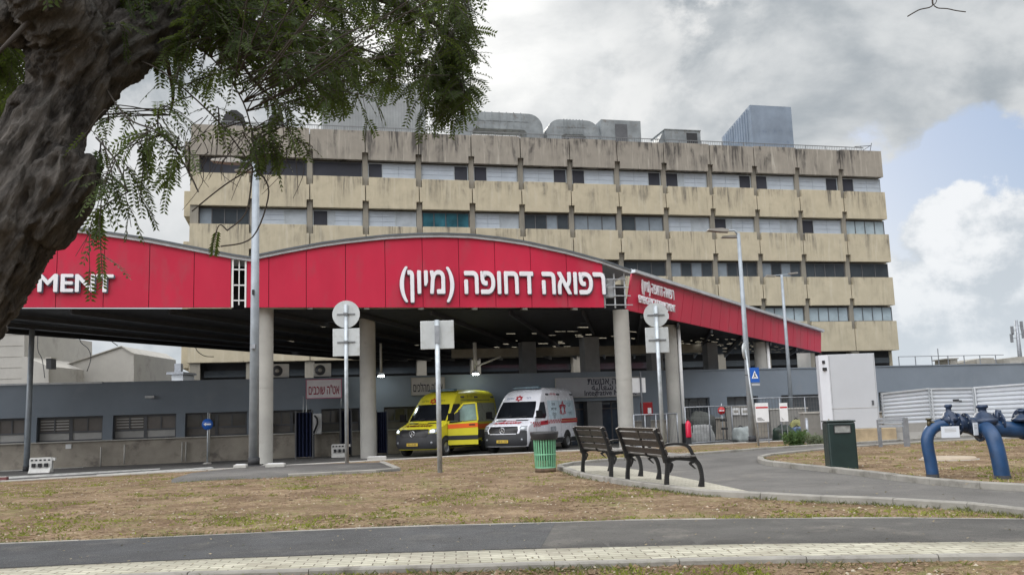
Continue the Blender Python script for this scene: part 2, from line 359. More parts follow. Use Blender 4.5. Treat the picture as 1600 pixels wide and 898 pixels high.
def kerb(name, pts, w=.13, h=.10, below=.15, zf=None, mt=KRB, smooth=5, seam=0):
    pts = smoothline([(p[0], p[1], 0) for p in pts], smooth) if smooth else [Vector((p[0], p[1], 0)) for p in pts]
    if seam:       # resample so that every kerb stone is its own length with a joint
        q = [pts[0]]; acc = 0
        for a, b in zip(pts, pts[1:]):
            l = (b - a).length; t = seam - acc
            while t < l: q.append(a + (b - a) * (t / l)); t += seam
            acc = (acc + l) % seam
        q.append(pts[-1]); pts = q
    mb = MB(); rows = []
    for i, p in enumerate(pts):
        d = (pts[min(i + 1, len(pts) - 1)] - pts[max(i - 1, 0)]); d.z = 0; d.normalize(); n = Vector((-d.y, d.x, 0))
        z = (zf if zf is not None else zt(p.x, p.y)); rows.append((p, n, z))
    def ring(p, n, z, j=0):
        c = .015; hh = h + j
        return [p + n * (w / 2) + Vector((0, 0, z - below)), p + n * (w / 2) + Vector((0, 0, z + hh - c)), p + n * (w / 2 - c) + Vector((0, 0, z + hh)), p - n * (w / 2 - c) + Vector((0, 0, z + hh)), p - n * (w / 2) + Vector((0, 0, z + hh - c)), p - n * (w / 2) + Vector((0, 0, z - below))]
    for i in range(len(rows) - 1):
        a, b = rows[i], rows[i + 1]; d = (b[0] - a[0]); l = d.length
        if l < 1e-4: continue
        e = d / l * (min(.004, l * .2) if seam else 0); j = random.uniform(-.004, .004) if seam else 0
        r1 = ring(a[0] + e, a[1], a[2], j); r2 = ring(b[0] - e, b[1], b[2], j)
        mb.add(r1 + r2, [(k, k + 1, k + 7, k + 6) for k in range(5)] + ([tuple(range(6)), tuple(range(6, 12))] if seam or i in (0, len(rows) - 2) else []))
    return tag(mb.build(name, mt), kind='structure')

ASPH = mat('asphalt_new', (.074, .071, .066), .82, var=.25, scale=1.1, bump=.9, bscale=55, grime=((.13, .12, .105), 1.6, .54))
ASPH2 = mat('asphalt_worn', (.115, .110, .103), .85, var=.2, scale=.7, bump=.5, bscale=80, grime=((.17, .16, .145), .8, .54))
ROADM = mat('road_asphalt', (.085, .083, .080), .8, var=.25, scale=.5, bump=.4, bscale=60, grime=((.15, .145, .135), .5, .55))
def pavers(name, c1, c2, mortar, ang, bw=.2, bh=.1, dirt=.5):
    M = bpy.data.materials.new(name); M.use_nodes = True; T = M.node_tree; P = T.nodes['Principled BSDF']; P.inputs['Roughness'].default_value = .85
    t = T.nodes.new('ShaderNodeTexCoord'); mp = T.nodes.new('ShaderNodeMapping'); T.links.new(t.outputs['Object'], mp.inputs[0]); mp.inputs['Rotation'].default_value = (0, 0, ang)
    b = T.nodes.new('ShaderNodeTexBrick'); T.links.new(mp.outputs[0], b.inputs[0]); b.inputs['Scale'].default_value = 1; b.inputs['Brick Width'].default_value = bw; b.inputs['Row Height'].default_value = bh
    b.inputs['Mortar Size'].default_value = .006; b.inputs['Color1'].default_value = (*c1, 1); b.inputs['Color2'].default_value = (*c2, 1); b.inputs['Mortar'].default_value = (*mortar, 1); b.inputs['Mortar Smooth'].default_value = .3
    def nz(s, d=6, off=0):
        n = T.nodes.new('ShaderNodeTexNoise'); mp2 = T.nodes.new('ShaderNodeMapping'); T.links.new(t.outputs['Object'], mp2.inputs[0]); mp2.inputs['Location'].default_value = (off, off, 0)
        T.links.new(mp2.outputs[0], n.inputs['Vector']); n.inputs['Scale'].default_value = s; n.inputs['Detail'].default_value = d; return n.outputs[0]
    def rg(v, a, bb):
        n = T.nodes.new('ShaderNodeMapRange'); T.links.new(v, n.inputs[0]); n.inputs[1].default_value = a; n.inputs[2].default_value = bb; return n.outputs[0]
    c = mixc(mth('MULTIPLY', rg(nz(1.7), .48, .7), dirt, tree=T), b.outputs[0], (.25, .22, .17), T)
    c = mixc(mth('MULTIPLY', rg(nz(14, 6, 5), .56, .7), .5, tree=T), c, (.2, .18, .14), T)
    T.links.new(c, P.inputs['Base Color']); bn = T.nodes.new('ShaderNodeBump'); bn.inputs['Strength'].default_value = .7; bn.inputs['Distance'].default_value = .01; bn.invert = True
    T.links.new(mth('SUBTRACT', b.outputs['Fac'], mth('MULTIPLY', nz(60), .25, tree=T), tree=T), bn.inputs['Height']); T.links.new(bn.outputs[0], P.inputs['Normal']); return M
PAVE = pavers('cream_pavers', (.52, .50, .40), (.38, .365, .285), (.12, .10, .075), R(-4))
PAVE2 = pavers('pad_pavers', (.46, .44, .36), (.40, .38, .31), (.22, .2, .16), R(30), .2, .1, .3)

far = [(-350, 872), (-150, 862), (0, 853), (200, 845), (400, 836), (640, 826), (800, 822), (1000, 816), (1200, 814), (1400, 813), (1600, 815), (1900, 822)]
mid = [(-350, 915), (-150, 902), (0, 894), (100, 889), (300, 880), (500, 873), (800, 864), (1000, 859), (1200, 855), (1600, 852), (1900, 854)]
nea = [(-350, 945), (-150, 925), (0, 916), (300, 902), (640, 893), (800, 888), (1000, 883), (1300, 877), (1600, 874), (1900, 874)]
F0 = lambda l: [atz(x, y, 0) for x, y in l]
sf, smd, sn = (smoothline(F0(l), 4) for l in (far, mid, nea))
sheet('asphalt_path', sf + smd[::-1], .030, ASPH, skirt=.05)
sheet('paved_path', smd + sn[::-1], .034, PAVE, skirt=.05)
kerb('path_kerb', sn, .10, .05, seam=1.0, smooth=0)
kerb('path_edging', sf, .05, .036, seam=1.0, smooth=0)
# darker patch seam on the asphalt: a sheet of newer asphalt at the left
ip = [G(905, 820), G(862, 863)]
sheet('asphalt_patch', [atz(868, 820.5, 0), atz(640, 827, 0), atz(400, 837, 0), atz(200, 846, 0), atz(0, 854.5, 0), atz(-300, 869, 0), atz(-300, 909, 0), atz(0, 892, 0), atz(300, 878.5, 0), atz(500, 871.5, 0), atz(845, 861, 0)], .0325, mat('asphalt_dark', (.036, .039, .044), .8, var=.3, scale=1.4, bump=.9, bscale=55, grime=((.085, .082, .078), 1.3, .56)))

# plaza
low = [(875, 733), (910, 745), (965, 755), (1035, 765), (1100, 774), (1200, 779), (1300, 785), (1475, 793), (1600, 806), (1800, 830)]
top = [(875, 731), (895, 727), (950, 722), (1040, 715), (1100, 711), (1200, 703), (1310, 696), (1420, 689), (1600, 678), (1800, 668)]
islow = [(1187, 722), (1205, 729), (1300, 739), (1400, 752), (1500, 763), (1600, 769), (1800, 782)]
isup = [(1187, 721), (1205, 716), (1260, 710), (1330, 703), (1420, 697), (1500, 692), (1600, 688), (1800, 678)]
lw = smoothline(Gs(low), 4); tp = smoothline(Gs(top), 4); il = smoothline(Gs(islow), 4); iu = smoothline(Gs(isup), 4)
sheet('curved_path', lw + tp[::-1], .022, ASPH2)
pad = [(875, 732), (905, 729), (960, 731), (1010, 738), (1060, 747), (1110, 757), (1160, 768), (1210, 779)]
sheet('paving_pad', lw[:22] + smoothline(Gs(pad), 3)[::-1], .030, PAVE2)
kerb('path_kerb', lw, .12, .09, seam=.9, smooth=0)
kerb('path_kerb', tp, .12, .09, seam=.9, smooth=0)
sheet('planting_bed', il + iu[::-1], .075, SOIL)
kerb('bed_kerb', (il[::-1] + iu)[1:-1], .13, .12, seam=.9, smooth=0)
# road
edge = [(-80, 30.0 - 1)] + [(x, yb(x) + .12) for x in (-24, -20, -16, -12, -8, -4, -2.6, 2, 6, 10, 14, 18, 24, 32, 40)]
edge[0] = (-90, yb(-24) + .12)
sheet('road', edge + [(90, yb(40) + .12), (90, 120), (-90, 120)], -.55, ROADM, flat=0)
kerb('road_kerb', edge[1:], .16, .16, zf=-.55, smooth=0, mt=CONCL, seam=1.0)
LINE = mat('road_line', (.50, .50, .48), .7, var=.2, scale=3, grime=((.15, .15, .14), 5, .5))
for a in ([(0, 745), (120, 738), (250, 731), (250, 733), (120, 741), (0, 748)], [(150, 741), (330, 729), (335, 731), (156, 744)], [(0, 735), (130, 729), (130, 730.2), (0, 736.5)], [(20, 752), (180, 743), (180, 745), (20, 755)]):
    sheet('road_marking', [atz(x, y, -.55) for x, y in a], -.545, LINE, flat=0)
# raised asphalt slab
slab = [(268, 748), (300, 738), (400, 727.5), (597, 721.5), (625, 733), (450, 741.5)]
sheet('pavement', [atz(x, y, .02) for x, y in slab], .02, ASPH2, flat=0, skirt=.5)
kerb('slab_kerb', [atz(x, y, .02) for x, y in [(450, 741.5), (625, 733), (597, 721.5)]], .14, .03, .4, zf=.02, smooth=0, seam=1.)
# bottom dirt bed in front of the paving is the ground itself

# ================================================================== hospital block
MF = Frame(-22.2, 59.94, .242)
hosp = thing('hospital_building', 'long beige concrete hospital block of stained panels and strip windows behind the red canopy', 'building', MF.o, MF.a)
ZTOP = 21.85; PITCH = 3.57
f = lambda x, y, d=0: MF.px(x, y, d)
wt = [f(530, 248.5)[1] - i * PITCH for i in range(4)]; wh = f(530, 248.5)[1] - f(530, 275.7)[1]
wb = [t - wh for t in wt]; ZBOT = 5.28
fins = [f(x, 260)[0] for x in (395, 484, 571, 654.5, 737, 814, 891, 965, 1038, 1110, 1179, 1246, 1314)]
S0 = f(297, 300)[0]; S1 = f(1379, 262)[0]
gfin = [S0] + fins + [S1]
SPAN = stained('stained_beige_concrete', (.46, .41, .30), (.13, .118, .095), (.58, .55, .46), .9, phase=wt[0] - .02 - PITCH)
SPANT = stained('weathered_grey_concrete', (.285, .262, .225), (.08, .074, .067), (.56, .53, .46), 1.4, phase=wt[0], period=3.3)
COLM = stained('column_concrete', (.235, .22, .185), (.10, .095, .085), (.35, .33, .3), .8)
mb = MB(); mb.box(S0 + .3, S1 - .3, 1.0, 19, -.6, ZTOP - .5); mb.build('core_wall', DARK, hosp)
mb = MB(); mb.box(S0 + .3, S1 - .3, 1.0, 19, ZTOP - .48, ZTOP - .3); mb.build('roof_slab', CONC, hosp)
levels = [(ZTOP, wt[0])] + [(wb[i], wt[i + 1]) for i in range(3)] + [(wb[3], ZBOT)]
for r_, (za, zb) in enumerate(levels):
    for b_ in range(len(gfin) - 1):
        a, c = gfin[b_], gfin[b_ + 1]; g = .035; nw = .19; nu = .62 if r_ else .02; nd = .55 if r_ < 4 else .02
        a += g if b_ else 0; c -= g if b_ < len(gfin) - 2 else 0
        n1_ = nw if b_ else .001; n2_ = nw if b_ < len(gfin) - 2 else .001; j = random.uniform(-.025, .025)
        top_ = za + (random.uniform(-.03, .03) if r_ else (.03 if b_ % 2 else -.03))
        poly = [(a, zb + nd), (a, top_ - nu), (a + n1_, top_ - nu), (a + n1_, top_), (c - n2_, top_), (c - n2_, top_ - nu), (c, top_ - nu), (c, zb + nd), (c - n2_, zb + nd), (c - n2_, zb + j * .4), (a + n1_, zb + j * .4), (a + n1_, zb + nd)]
        MB().prism(poly, 0 + j, .98).build('spandrel_panel', SPANT if r_ == 0 else SPAN, hosp, bevel=.02)
for s_ in fins:
    MB().box(s_ - .19, s_ + .19, .26, .95, ZBOT - .3, ZTOP - .35).build('column', COLM, hosp)
# ends: side spandrels standing proud of both gable walls
for i in range(5):
    zb_ = [wt[0], wt[1], wt[2], wt[3], ZBOT + .3][i]
    MB().box(S1 + .002, S1 + .62, 1.5, 18, zb_, zb_ + 1.55).build('side_spandrel', SPANT if i == 0 else SPAN, hosp, bevel=.02)
    MB().box(S0 - .5, S0 - .002, 1.0, 18, zb_ - .6, zb_ + 1.2).build('side_spandrel', SPANT if i == 0 else SPAN, hosp, bevel=.02)
mb = MB(); mb.box(S1 - .298, S1 + .0, .985, 18.9, -.6, ZTOP - .6); mb.build('side_wall', SPAN, hosp)
mb = MB(); mb.box(S0, S0 + .298, .985, 18.9, -.6, ZTOP - .6); mb.build('side_wall', SPAN, hosp)
mb = MB()
for i in range(4): MB().box(S0 + .0, S0 + .55, .1, .98, wb[i], wt[i]).build('corner_pier', COLM, hosp)
def window(parent, x0, x1, z0, z1, kind, d=.40, fr=None):
    fr = fr or (FRAMEL if kind[0] == 's' else FRAME); w = x1 - x0
    m_ = MB(); t = .06
    m_.box(x0, x1, d, d + .1, z1 - t, z1); m_.box(x0, x1, d, d + .1, z0, z0 + t); m_.box(x0, x0 + t, d + .002, d + .1, z0 + t, z1 - t); m_.box(x1 - t, x1, d + .002, d + .1, z0 + t, z1 - t)
    cuts = []
    if kind[0] == 'd': n = int(kind[1]); cuts = [x0 + w * i / n for i in range(1, n)]
    if kind == 'sl': cuts = [x0 + w * .30]
    if kind == 'sr': cuts = [x0 + w * .70]
    if kind == 'sm': cuts = [x0 + w * .56]
    if kind == 'sn': cuts = [x0 + w * .30, x0 + w * .44]
    for c in cuts: m_.box(c - .03, c + .03, d + .004, d + .09, z0 + t, z1 - t)
    if kind[0] == 's' or (kind[0] == 'd' and kind[-1] != 'x'): m_.box(x0, x1, d - .12, d, z0 - .05, z0 + .02)
    wo_ = m_.build('window', fr, parent); xs = [x0 + t] + cuts + [x1 - t]
    for i in range(len(xs) - 1):
        a, b = xs[i], xs[i + 1]; sh = {'sl': [1], 'sr': [0], 'sm': [0], 'sn': [2]}.get(kind, [])
        if i in sh:
            q = MB(); nc = 2; 
            for k in range(nc):
                aa = a + (b - a) * k / nc + .012; bb = a + (b - a) * (k + 1) / nc - .012
                for r in range(3):
                    h = (z1 - z0 - 2 * t) / 3; q.box(aa, bb, d + .02, d + .05, z0 + t + h * r + .012, z0 + t + h * (r + 1) - .012)
            q.box(a, b, d + .05, d + .08, z0 + t, z1 - t)
            q.build('shutter', SHUT, wo_)
        else:
            g_ = GLASS if kind[0] == 'd' else (GLASSD if (kind == 'sn' and i == 0) or kind in ('sl', 'sr') else mat('window_curtain', (.33, .37, .41), .6, var=.12, scale=1.5))
            if kind == 'd4g': g_ = GLASSB
            if kind[0] == 'd' and kind[-1] == 'p': g_ = random.choice([GLASS, mat('window_blind', (.20, .24, .28), .35, var=.15, scale=1.), GLASS])
            if kind[0] == 'd' and kind[-1] == 'b': g_ = mat('pale_blind', (.34, .42, .47), .3, var=.12, scale=1.)
            if kind[0] == 'v': g_ = GLASSD
            MB().box(a, b, d + .04, d + .06, z0 + t, z1 - t).build('pane', g_, wo_)
    return wo_
rows = [['v', 'v', 'v', 'sl', 'sr', 'sl', 'sr', 'sl', 'sr', 'sn', 'sr', 'sl', 'sr', 'sl'],
        ['d4p', 'sm', 'sn', 'sm', 'd4g', 'sm', 'd4p', 'd3p', 'd3p', 'sm', 'sn', 'sm', 'sl', 'd4b'],
        ['d4p'] * 8 + ['d3p', 'd4p', 'd4p', 'd4p', 'd4', 'd3'],
        ['d4p'] * 10 + ['d4p', 'd4b', 'd4b', 'd4b']]
for r_ in range(4):
    for b_ in range(14):
        if r_ == 3 and b_ < 9: continue          # wholly behind the red canopy
        a, c = gfin[b_] + (.19 if b_ else .55), gfin[b_ + 1] - (.19 if b_ < 13 else .05)
        window(hosp, a + .02, c - .02, wb[r_] + .0, wt[r_] - .1, rows[r_][b_])
# recessed storey under the lowest band
mb = MB()
for s_ in [S0 + .5] + fins: MB().box(s_ - .35, s_ + .3, .15, .95, 1.5, ZBOT).build('lower_column', COLM, hosp)
mb = MB(); mb.box(S0 + .9, S1 - .4, .7, .95, 2.2, 3.9); mb.build('lower_wall', CONC, hosp)
mb = MB(); mb.box(S0 + 1, S1 - .4, .82, .90, 4.3, 4.75); mb.build('lower_window_strip', GLASS, hosp)
# roof railing
mb = MB(); a, b = S0 + 1, S1 - .6
for s_ in np.arange(a, b, .16): mb.box(s_, s_ + .02, 1.5, 1.52, ZTOP - .4, ZTOP + .72)
for s_ in np.arange(a, b, 1.9): mb.box(s_, s_ + .05, 1.48, 1.53, ZTOP - .4, ZTOP + .78)
mb.box(a, b, 1.47, 1.53, ZTOP + .72, ZTOP + .77); mb.box(a, b, 1.49, 1.52, ZTOP + .1, ZTOP + .13)
mb.build('roof_railing', mat('railing_steel', (.2, .21, .22), .5, .4), hosp)
# ---- roof plant (things standing on the roof)
RZ = ZTOP - .3
def rbox(name, label, cat, x0, x1, ytop, d, dep, mt, kids=None, ridge=None):
    s0, _ = f(x0, 220, d); s1, zt_ = f(x1, ytop, d); s1 = f(x1, 220, d)[0]; zt_ = f((x0 + x1) / 2, ytop, d)[1]
    p = MF.w(s0, d, RZ); t = thing(name, label, cat, p, MF.a); w = s1 - s0; h = zt_ - RZ
    return t, w, h
CORR = mat('corrugated_cladding', (.30, .32, .33), .5, .3, var=.12, scale=.6)
CORRB = mat('blue_grey_cladding', (.22, .27, .34), .5, .3, var=.15, scale=.6, grime=((.12, .16, .24), 1.0, .58))
t, w, h = rbox('plant_room', 'tall corrugated grey plant room over a dark louvre strip on the left of the hospital roof', 'plant room', 505, 665, 128, 4, 6, CORR)
mb = MB(); mb.box(0, w, 0, 6, 1.15, h)
for s_ in np.arange(.1, w - .1, .22): mb.box(s_, s_ + .1, -.05, -.003, 1.2, h - .03)
mb.build('cladding', CORR, t); mb = MB(); mb.box(.1, w - .1, .15, 5.9, 0, 1.15); 
mb.build('louvre', DARK, t); mb = MB()
for s_ in np.arange(0, w, 1.6): mb.box(s_, s_ + .08, 0, .1, 0, 1.15)
mb.build('legs', STEEL, t)
t, w, h = rbox('plant_room', 'tall blue-grey metal cabin with slanting side on the right of the hospital roof', 'plant room', 1176, 1240, 166, 3, 6, CORRB)
mb = MB(); sl_ = f(1128, 205, 11)[0] - f(1176, 205, 3)[0]
zl = f(1128, 200, 11)[1] - RZ
mb.prism([(0, 0), (w, 0), (w, h), (0, h)], 0, .2); mb.build('front_wall', CORRB, t)
A = [Vector((0, .2, 0)), Vector((sl_, 8, 0)), Vector((sl_, 8, h - .3)), Vector((0, .2, h))]
mb = MB(); mb.add(A + [v + Vector((w, 0, 0)) for v in A], [(0, 1, 2, 3), (4, 7, 6, 5), (3, 2, 6, 7), (0, 4, 5, 1), (1, 5, 6, 2), (0, 3, 7, 4)])
for k in range(1, 12):
    q = k / 12; p = A[0].lerp(A[1], q) + Vector((-.03, 0, 0)); mb.box(p.x - .03, p.x + .02, p.y - .05, p.y + .05, 0.05, h - .35 * q - .1)
mb.build('side_wall', CORRB, t)
t, w, h = rbox('air_handler', 'low grey air handling unit with louvres beside the blue-grey roof cabin', 'ventilation unit', 1040, 1095, 204, 3, 3, SHEET)
mb = MB(); mb.box(0, w, 0, 3, 0, h); mb.box(-.05, w + .05, -.05, 3.05, h, h + .07); mb.build('cabinet', SHEET, t)
mb = MB(); mb.prism([(0, 0), (-1.3, 0), (0, h)], .3, 2.7); mb.build('hood', SHEET, t)
mb = MB(); 
for k in range(9): mb.box(.2, w * .45, -.04, -.003, .25 + k * .09, .29 + k * .09)
mb.box(w * .6, w * .9, -.03, -.003, .15, h - .2); mb.build('louvre', DARK, t)
def duct(x0, x1, ytop, label, box_right=0):
    t, w, h = rbox('roof_duct', label, 'air duct', x0, x1, ytop, 3, 2, SHEET); r = min(1.0, h * .5)
    mb = MB(); th = h * .44; W_ = w - box_right
    def arch(off, rr):
        pts = [(off, 0)]
        for k in range(7): a = math.pi - k * math.pi / 12; pts.append((off + rr + rr * math.cos(a), h - off - rr + rr * math.sin(a)))
        for k in range(7): a = math.pi / 2 - k * math.pi / 12; pts.append((W_ - off - rr + rr * math.cos(a), h - off - rr + rr * math.sin(a)))
        pts.append((W_ - off, 0)); return pts
    o_, i_ = arch(0, 1.15), arch(th * .95, .35); n = len(o_)
    for d0, d1 in ((0, 1.6),):
        vs = [Vector((p[0], d, p[1])) for d in (d0, d1) for p in o_ + i_]
        fs = []
        for k in range(n - 1):
            fs += [(k, k + 1, n + k + 1, n + k), (2 * n + k, 3 * n + k, 3 * n + k + 1, 2 * n + k + 1), (k, 2 * n + k, 2 * n + k + 1, k + 1), (n + k, n + k + 1, 3 * n + k + 1, 3 * n + k)]
        mb.add(vs, fs)
    mb.build('duct', SHEET, t)
    mb = MB()
    for k in range(1, 8):
        s_ = 1.2 + (W_ - 2.4) * k / 8; mb.box(s_ - .025, s_ + .025, -.04, 1.64, h - th * .95 - .03, h + .05)
    for s_ in (th * .5,): 
        for z in (.6, 1.0): mb.box(-.04, th * .95, -.04, 1.64, z, z + .05); mb.box(W_ - th * .95, W_ + .04, -.04, 1.64, z, z + .05)
    mb.box(1.2, W_ - 1.2, -.03, -.003, h - th * .5, h - th * .5 + .04)
    mb.build('flange', SHEET, t)
    if box_right:
        mb = MB(); mb.box(W_ + .01, w, -.3, 2.2, 0, h + .05); mb.build('fan_housing', SHEET, t)
        mb = MB(); mb.box(W_ + box_right * .35, W_ + box_right * .65, -.34, -.303, h * .35, h * .9); mb.build('hatch', FRAME, t)
        mb = MB(); mb.tube([(.3, -.5, .4), (1.1, -.6, 1.1), (2.5, -.6, 1.15), (4.2, -.5, .9), (5, -.4, .2)], .09, 8); mb.build('pipe', FRAME, t)
    else:
        mb = MB(); mb.tube([(.9, -.4, .1), (1.2, -.4, .8), (w - 1.4, -.4, .9), (w - 1.2, -.4, .1)], .07, 8); mb.build('pipe', FRAME, t)
duct(712, 849, 176, 'large arched sheet-metal duct standing on the hospital roof next to the plant room')
duct(855, 1000, 189, 'arched roof duct ending in a square fan housing, right of the other arched duct', 3.4)
for (x0, x1, yt, lb) in ((344, 386, 172, 'dark domed roof ventilator at the left end of the hospital roof'), (416, 446, 176, 'smaller dark roof ventilator seen through the leaves')):
    t, w, h = rbox('roof_ventilator', lb, 'roof ventilator', x0, x1, yt, 3, 2, SHEET)
    mb = MB(); mb.prism([(0, 0), (0, h * .5), (w * .15, h * .85), (w * .4, h), (w * .6, h), (w * .85, h * .85), (w, h * .5), (w, 0)], 0, 1.5); mb.build('hood', DARK, t); MB().box(-.08, w + .08, -.08, 1.58, 0, .2).build('curb', FRAME, t)
s_, z_ = f(1360, 222, 3); t = thing('roof_antenna', 'thin cross-armed antenna at the right corner of the hospital roof', 'antenna', MF.w(f(1345, 230, 3)[0], 3, RZ), MF.a)
MB().tube([(0, 0, 0), (0, 0, 1.7)], .03, 6).build('mast', FRAME, t); mb = MB(); mb.bar((-.6, 0, 1.6), (1.0, 0, 1.75), .05, .05); mb.bar((0, 0, 1.2), (.9, 0, 1.72), .04, .04); mb.bar((0.9, 0, 1.3), (1.1, 0, 2), .04, .04); mb.build('arm', FRAME, t)
# ================================================================== low annex
AF = Frame(-19.2, 41.93, .28); g = AF.px
annex = thing('annex_building', 'low blue-grey annex with strip windows over a stone plinth, in front of the hospital', 'building', AF.o, AF.a)
BLUEG = mat('blue_grey_render', (.185, .22, .262), .75, var=.07, scale=.5, bump=.1, grime=((.21, .24, .275), .7, .55))
ST = mat('stone_plinth', (.33, .30, .255), .85, var=.13, scale=1.4, bump=.3, grime=((.19, .17, .15), 1.1, .55))
ZA = 3.24; ZW1 = g(160, 649)[1]; ZW0 = g(160, 687)[1]
XL = g(-260, 650)[0]; XR = g(1860, 640)[0]
zb2 = 2.0
wins = [(-170, -70), (-52, 38), (57, 160), (176, 275), (289, 386), (424, 487), (502, 563), (600, 672)]
wins = [(g(a, 670)[0], g(b, 670)[0]) for a, b in wins]
rw = [(g(a, 640)[0], g(b, 640)[0]) for a, b in ((1066, 1110), (1137, 1186), (1222, 1290), (1375, 1470))]
ent = (g(876, 650)[0], g(985, 650)[0])
MB().box(XL, XR, 0, 12, ZW1 + .001, ZA).build('upper_wall', BLUEG, annex)
MB().box(XL, g(160, 600)[0], -.06, 12.1, ZA, ZA + .08).build('coping', ALU, annex); MB().box(g(160, 600)[0] + .01, XR, -.04, 12.1, ZA, ZA + .06).build('coping', BLUEG, annex)
mb = MB(); prev = XL
for a, b in wins + [ent] + rw:
    MB().box(prev, a, .0, .6, ZW0, ZW1).build('pier', BLUEG, annex); prev = b
MB().box(prev, XR, 0, .6, ZW0, ZW1).build('pier', BLUEG, annex)
mb = MB(); mb.box(XL, ent[0], .08, .6, -.6, ZW0 - .002); mb.box(ent[1], XR, .08, .6, -.6, ZW0 - .002); mb.build('plinth', ST, annex)
mb = MB(); mb.box(XL, ent[0], -.03, .6, ZW0 - .05, ZW0); mb.box(ent[1], XR, -.03, .6, ZW0 - .05, ZW0); mb.build('sill', CONCL, annex)
mb = MB(); mb.box(XL, XR, 3.5, 3.6, -.6, ZW1); mb.build('inner_wall', DARK, annex)
BL = mat('white_blind', (.40, .40, .39), .6, var=.08, scale=2.)
BR_ = mat('brown_glass', (.05, .048, .045), .12, var=.3, scale=.6, spec=.7)
for i, (a, b) in enumerate(wins):
    m_ = MB(); t_ = .07; z0, z1 = ZW0, ZW1; d = .3; mid_ = (a + b) / 2; zr = z0 + .33 * (z1 - z0)
    for q in (a, mid_ - .07, b - t_): m_.box(q, q + (t_ if q != mid_ - .07 else .14), d, d + .08, z0, z1)
    m_.box(a, b, d + .002, d + .078, z1 - .1, z1); m_.box(a, b, d + .002, d + .078, z0, z0 + .06); m_.box(a, b, d + .004, d + .076, zr, zr + .08)
    for q in ((a + mid_) / 2, (mid_ + b) / 2): m_.box(q - .03, q + .03, d + .006, d + .07, zr, z1)
    w_ = m_.build('window', FRAME, annex); MB().box(a, b, d + .05, d + .06, zr + .05, z1).build('pane', BR_ if i > 4 or i == 4 else mat('taupe_glass', (.13, .12, .115), .18, var=.2, scale=.8, spec=.6), w_)
    MB().box(a, b, d + .045, d + .06, z0, zr).build('lower_pane', BL if i < 4 else mat('dim_blind', (.15, .14, .13), .5, var=.15), w_)
    if 2 <= i <= 3:
        q = MB()
        for k in range(5): q.box(a + .1 if i == 2 else a + .12, mid_ - .1, d + .03, d + .045, zr + .15 + k * .13, zr + .2 + k * .13)
        q.build('blind', BL, w_)
for a, b in rw: window(annex, a, b, ZW0, ZW1, 'd3x', .2)
# entrance: glazed doors
ea, eb = ent; zdoor = ZW1
m_ = MB(); 
for k in range(6): q = ea + (eb - ea) * k / 5; m_.box(q - .04, q + .04, .7, .78, -.6, zdoor)
m_.box(ea, eb, .69, .79, 1.3, 1.38); m_.box(ea, eb, .69, .79, zdoor - .1, zdoor); dr = m_.build('door', FRAME, annex); MB().box(ea, eb, .73, .745, -.6, zdoor - .1).build('pane', mat('door_glass', (.05, .07, .10), .1, var=.5, scale=.5, spec=.7), dr)
MB().box(XL, XR, 0.61, 3.49, -.58, -.56).build('inner_floor', CONC, annex)
# small fittings on the annex: drain pipes
def dp(x, y0, y1):
    s_, z0 = g(x, y0, -.06); z1 = g(x, y1, -.06)[1]; MB().tube([(s_, -.06, z0), (s_, -.06, z1)], .035, 8).build('drain_pipe', CONCL, annex)
dp(157, 728, 698); dp(194, 724, 694); dp(284, 720, 690); dp(290, 720, 690); dp(327, 712, 645)
s_, z_ = g(234, 620, -.1); MB().box(s_ - .2, s_ + .2, -.25, -.003, z_ - .05, z_ + .06).build('wall_lamp', ALU, annex)
s_, z_ = g(1284, 594, -.1); MB().lathe([(0, -.2), (.12, -.1), (.12, .1), (0, .16)], 10, Matrix.Translation((s_, -.14, z_))).build('wall_camera', WHITE, annex)
s_, z_ = g(107, 697, .05); MB().box(s_ - .12, s_ + .12, .04, .078, z_ - .1, z_ + .1).build('notice', WHITE, annex)
TX = lambda s, d, z, rz=0: Matrix.Translation((s, d, z)) @ TXY
# AC units on the annex roof
def ac(x, yb_, wpx, d, label, rz=0):
    s_, z_ = g(x, yb_, d); t = thing('air_conditioner', label, 'air conditioner', AF.w(s_, d, ZA + .08), AF.a + rz, 'outdoor air conditioners on the annex roof')
    w = wpx; MB().box(-w / 2, w / 2, 0, .35, .06, .72).build('casing', mat('ac_white', (.62, .62, .60), .5, var=.08), t, bevel=.02)
    M_ = Matrix.Translation((-.12, -.012, .38)) @ Matrix.Rotation(R(90), 4, 'X'); MB().lathe([(.0, .0), (.26, .0), (.26, -.02), (0, -.02)], 20, M_).build('fan_grille', FRAME, t)
    M_ = Matrix.Translation((-.12, -.04, .38)) @ Matrix.Rotation(R(90), 4, 'X'); MB().lathe([(0, 0), (.1, 0), (.1, -.02), (0, -.02)], 12, M_).build('fan_hub', CONCL, t)
    m_ = MB(); m_.box(-w / 2, -w / 2 + .06, 0, .35, 0, .06); m_.box(w / 2 - .06, w / 2, 0, .35, 0, .06); m_.build('foot', FRAME, t)
ac(437, 592, .9, .5, 'white outdoor air conditioner on the annex roof, next to the tall lamp post')
ac(504, 591, .85, .5, 'white outdoor air conditioner on the annex roof, above the pink-framed Hebrew board')

